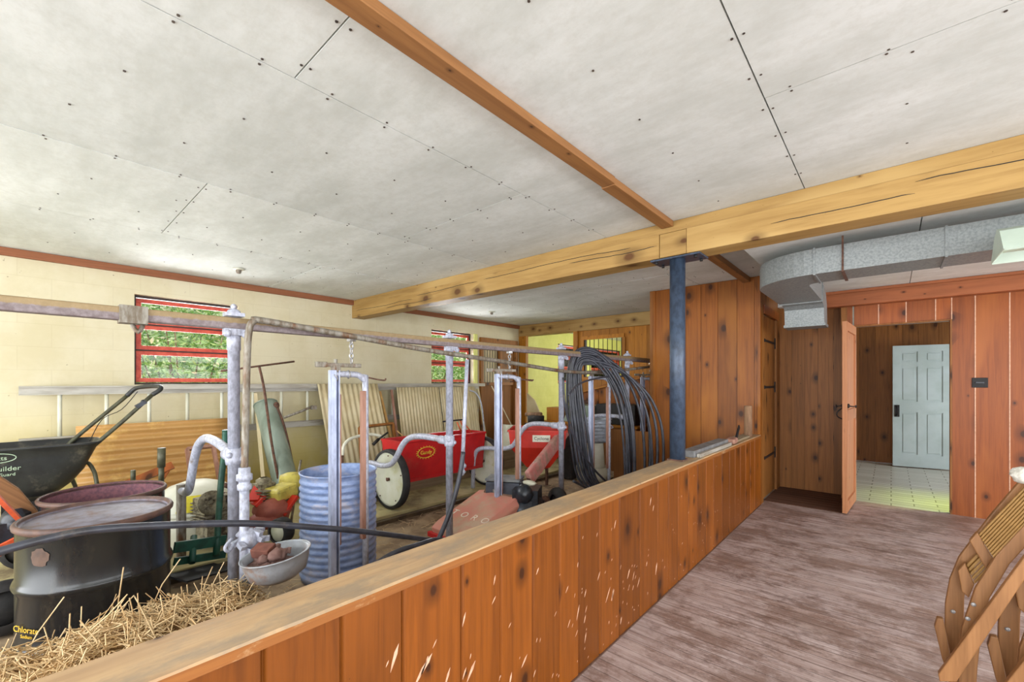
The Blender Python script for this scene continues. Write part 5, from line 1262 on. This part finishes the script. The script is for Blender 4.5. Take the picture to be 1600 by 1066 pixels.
# ================================================================== STRAW
def mound(x, y):
    fx = max(0, min(1, (x + 2.85) / .25)); fy = max(0, min(1, (1.0 - y - .25 * (x + 2.3)) / .40))
    fx, fy = fx * fx * (3 - 2 * fx), fy * fy * (3 - 2 * fy)
    nz = noise.noise(Vector((x * 2.6, y * 2.6, 0))) * .07 + noise.noise(Vector((x * 9, y * 9, 3))) * .025
    return (.33 + .06 * (x + 2.3) + .05 * max(0, min(1, y / .7)) + nz) * (.35 + .65 * fx) * fy
mb = MB(); nx_, ny_ = 30, 50; vs = []
for i in range(nx_ + 1):
    for j in range(ny_ + 1):
        x = -2.95 + 1.60 * i / nx_; y = -1.2 + 2.35 * j / ny_; vs.append((x, y, max(.0, mound(x, y) - .02)))
fs = [(i * (ny_ + 1) + j, (i + 1) * (ny_ + 1) + j, (i + 1) * (ny_ + 1) + j + 1, i * (ny_ + 1) + j + 1) for i in range(nx_) for j in range(ny_)]
mb.add(vs, fs, 1, True)
rs = random.Random(5)
def strand(mb, p, L, az, el, w_, bend):
    d = Vector((math.cos(az) * math.cos(el), math.sin(az) * math.cos(el), math.sin(el))); s_ = d.cross(Vector((0, 0, 1)));
    if s_.length < .05: s_ = Vector((1, 0, 0))
    s_.normalize(); u_ = s_.cross(d)
    P = [p - d * L / 2, p + u_ * bend * L, p + d * L / 2]
    b = len(mb.v)
    for q in P: mb.v += [q + s_ * w_, q - s_ * w_ * .5 + u_ * w_ * .9, q - s_ * w_ * .5 - u_ * w_ * .9]
    for k in (0, 3):
        for j in range(3): mb.f.append([b + k + j, b + k + (j + 1) % 3, b + k + 3 + (j + 1) % 3, b + k + 3 + j]); mb.m.append(0); mb.s.append(True)
n_ = 0
while n_ < 7500:
    x, y = rs.uniform(-2.93, -1.40), rs.uniform(-.75, 1.05); z = mound(x, y)
    if z < .02 or (x + 3.04) ** 2 + (y - .256) ** 2 < .30 ** 2: continue
    L = rs.uniform(.04, .15); up = rs.random() < .06
    strand(mb, Vector((x, y, z + rs.uniform(-.01, .045) + (L * .3 if up else 0))), L * (1.4 if up else 1), rs.uniform(0, 2 * PI), rs.uniform(.5, 1.4) if up else rs.gauss(0, .35), rs.uniform(.0014, .0032), rs.uniform(-.14, .14)); n_ += 1
for x, y, L, az, el in ((-2.72, .30, .36, .2, 1.35), (-2.70, .05, .28, 2.0, 1.0), (-2.62, .45, .26, 1.2, 1.1), (-2.6, -.1, .25, -1.0, .9), (-2.55, .6, .2, .5, 1.2)):
    strand(mb, Vector((x, y, mound(x, y) + L * .42)), L, az, el, .003, .05)
tag(mb.build('straw_heap', [straw_m, strawbase], None, (-2.2, .1, 0)), 'heap of loose golden straw piled between the black drum and the half wall', 'straw', kind='stuff')
mb = MB()
for k in range(1500):
    x, y = rs.uniform(-3.75, -1.35), rs.uniform(.9, 7.0)
    if rs.random() < .25: x, y = rs.gauss(-2.4, .4), rs.gauss(1.3, .4)
    if x > -1.33 or x < -3.78: continue
    strand(mb, Vector((x, y, .006 + rs.uniform(0, .012))), rs.uniform(.04, .14), rs.uniform(0, 2 * PI), rs.gauss(0, .06), .0015, rs.uniform(-.05, .05))
tag(mb.build('scattered_straw', straw_m, None, (-2.5, 3, 0)), 'loose straw scattered over the lower stall floor', 'straw', kind='stuff')

# ================================================================== FOLDING CHAIRS
def cp(u, v, Y): return at(u, v, Y=Y)
def board(pl, Y, th, name, m, T, bevel=.004):
    return MB().prism([cp(u, v, Y) for u, v in pl][::-1], (0, th, 0)).build(name, m, T, bevel=bevel)
T = thing('folding_chair', 'slatted wooden folding chair leaning at the right edge, nearest the doorway', 'folding chair', (.35, 2.6, 0), 'folded wooden chairs at the right edge')
board([(1589, 758), (1551, 802), (1526, 834), (1498, 872), (1484, 906), (1477, 944), (1476, 985), (1484, 1030), (1480, 1133), (1497, 1133), (1500, 1030), (1506, 976), (1507, 935), (1512, 905), (1527, 880), (1548, 848), (1575, 815), (1605, 778), (1640, 735), (1625, 716)], 2.66, .026, 'side_rail', chairwood, T)
board([(1640, 785), (1600, 822), (1557, 868), (1524, 920), (1503, 982), (1497, 1040), (1500, 1133), (1522, 1133), (1528, 1040), (1536, 968), (1547, 935), (1578, 882), (1602, 856), (1650, 810)], 2.56, .026, 'side_rail', chairwood, T)
board([(1650, 812), (1600, 872), (1466, 1054), (1468, 1066), (1495, 1066), (1600, 908), (1650, 850)], 2.50, .03, 'leg', chairwood, T)
board([(1464, 966), (1460, 980), (1472, 1030), (1476, 1040), (1487, 1033), (1474, 968)], 2.60, .03, 'leg', chairwood, T)
for k in range(9):
    t0, t1 = k / 9, (k + .8) / 9
    a0 = (1529 + 24 * t0, 836 + 37 * t0); a1 = (1529 + 24 * t1, 836 + 37 * t1)
    d = (118, -122)
    board([a0, a1, (a1[0] + d[0], a1[1] + d[1]), (a0[0] + d[0], a0[1] + d[1])], 2.615 - .006 * k, .012, 'slat', slatwood, T, .002)
for k in range(5):
    t0, t1 = k / 5, (k + .75) / 5
    a0 = (1510 + 14 * t0, 883 + 32 * t0); a1 = (1510 + 14 * t1, 883 + 32 * t1); d = (28, -28)
    board([a0, a1, (a1[0] + d[0], a1[1] + d[1]), (a0[0] + d[0], a0[1] + d[1])], 2.63 - .006 * k, .012, 'slat', slatwood, T, .002)
board([(1515, 846), (1527, 832), (1553, 873), (1541, 890)], 2.605, .03, 'cross_rail', chairwood, T)
board([(1497, 893), (1508, 880), (1523, 914), (1514, 935), (1503, 925)], 2.61, .03, 'cross_rail', chairwood, T)
for u, v, Y in ((1521, 945, 2.556), (1489, 956, 2.656), (1512, 967, 2.556)):
    MB().ball(cp(u, v, Y), .0085, 10, (1, .45, 1)).build('bolt', chainm, T)
b0_ = T.location.copy()
dup(T, b0_ + Vector((.150, -.045, 0)), 0, 'slatted wooden folding chair leaning at the right edge, in the middle of the row', 'folded wooden chairs at the right edge')
dup(T, b0_ + Vector((.300, -.09, 0)), 0, 'slatted wooden folding chair at the right edge, rightmost of the row', 'folded wooden chairs at the right edge')
tag(MB().ball(at(1604, 744, Y=2.665), .038, 16, (1.2, 1, .9), jit=.3).build('white_pad', cloth_m, None, at(1604, 762, Y=2.665)), 'speckled off-white pad lying over the folding chairs at the right edge', 'pad')

# ================================================================== OUTSIDE
struct(MB().box((-30, -12, -.3), (-6.35, 30, -.02)).build('ground_outside', grass_m))
s = NT('leafy_bank'); v = s.coord(); n = s.noise(v, 5, 8, 0.8); n2 = s.noise(v, 1.2, 3)
c = s.mix(s.ramp(n, 0.42, 0.58), lin((64, 92, 48)), lin((142, 172, 104))); c = s.mix(s.ramp(n, 0.60, 0.68), c, lin((216, 222, 192))); s.bump(n, 1.0, 0.1); bank_m = s.fin(c, 0.9)
mb = MB(); vs = []; NI, NJ = 16, 60
for i in range(NI + 1):
    for j in range(NJ + 1):
        x = -10.0 - 4.0 * i / NI; y = -8 + 24 * j / NJ
        vs.append((x + .5 * noise.noise(Vector((y, i * .4, 2))), y, -.05 + 4.4 * (i / NI) + .4 * noise.noise(Vector((i * .5, y * 1.1, 0)))))
mb.add(vs, [(i * (NJ + 1) + j, i * (NJ + 1) + j + 1, (i + 1) * (NJ + 1) + j + 1, (i + 1) * (NJ + 1) + j) for i in range(NI) for j in range(NJ)], sm=True)
struct(mb.build('ground_bank', bank_m))
rs = random.Random(21)
shr = [(-8.3, -.3, 'bright leafy shrub outside the near red window, left side'), (-8.0, 1.6, 'leafy shrub outside the middle of the near red window'), (-8.4, 3.5, 'leafy shrub outside, seen at the right of the near red window'),
       (-8.2, 6.2, 'leafy shrub outside the far window at its left'), (-8.5, 8.4, 'leafy shrub outside the far window at its right'), (-9.6, 12.0, 'leafy shrub outside the yellow room window')]
for x0, y0, lab in shr:
    T = thing('leafy_shrub', lab, 'shrub', (x0, y0, 0), 'shrubs outside the barn windows')
    mb = MB()
    for k in range(6500):
        th, ph = rs.uniform(0, 2 * PI), math.acos(rs.uniform(-1, 1)); rr = rs.uniform(.35, 1.0) ** .5
        p = Vector((x0 + .85 * rr * math.sin(ph) * math.cos(th), y0 + 0.92 * rr * math.sin(ph) * math.sin(th), 1.7 + 1.55 * rr * math.cos(ph)))
        L = rs.uniform(.025, .06); a = Vector((rs.gauss(0, 1), rs.gauss(0, 1), rs.gauss(0, .6))).normalized(); b = a.cross(Vector((rs.gauss(0, 1), rs.gauss(0, 1), 1))).normalized()
        n3 = a.cross(b) * L * .15
        mb.add([p - a * L, p + b * L * .45 + n3, p + a * L, p - b * L * .45 + n3], [(0, 1, 2), (0, 2, 3)])
    mb.build('foliage', leaf_m, T)
    mb = MB()
    for k in range(9):
        q = rs.uniform(0, 2 * PI); mb.tube([(x0, y0, -.02), (x0 + .3 * math.cos(q), y0 + .3 * math.sin(q), 1.0), (x0 + .7 * math.cos(q), y0 + .75 * math.sin(q), 2.2)], [.02, .006], 6)
    mb.build('stems', bark, T)
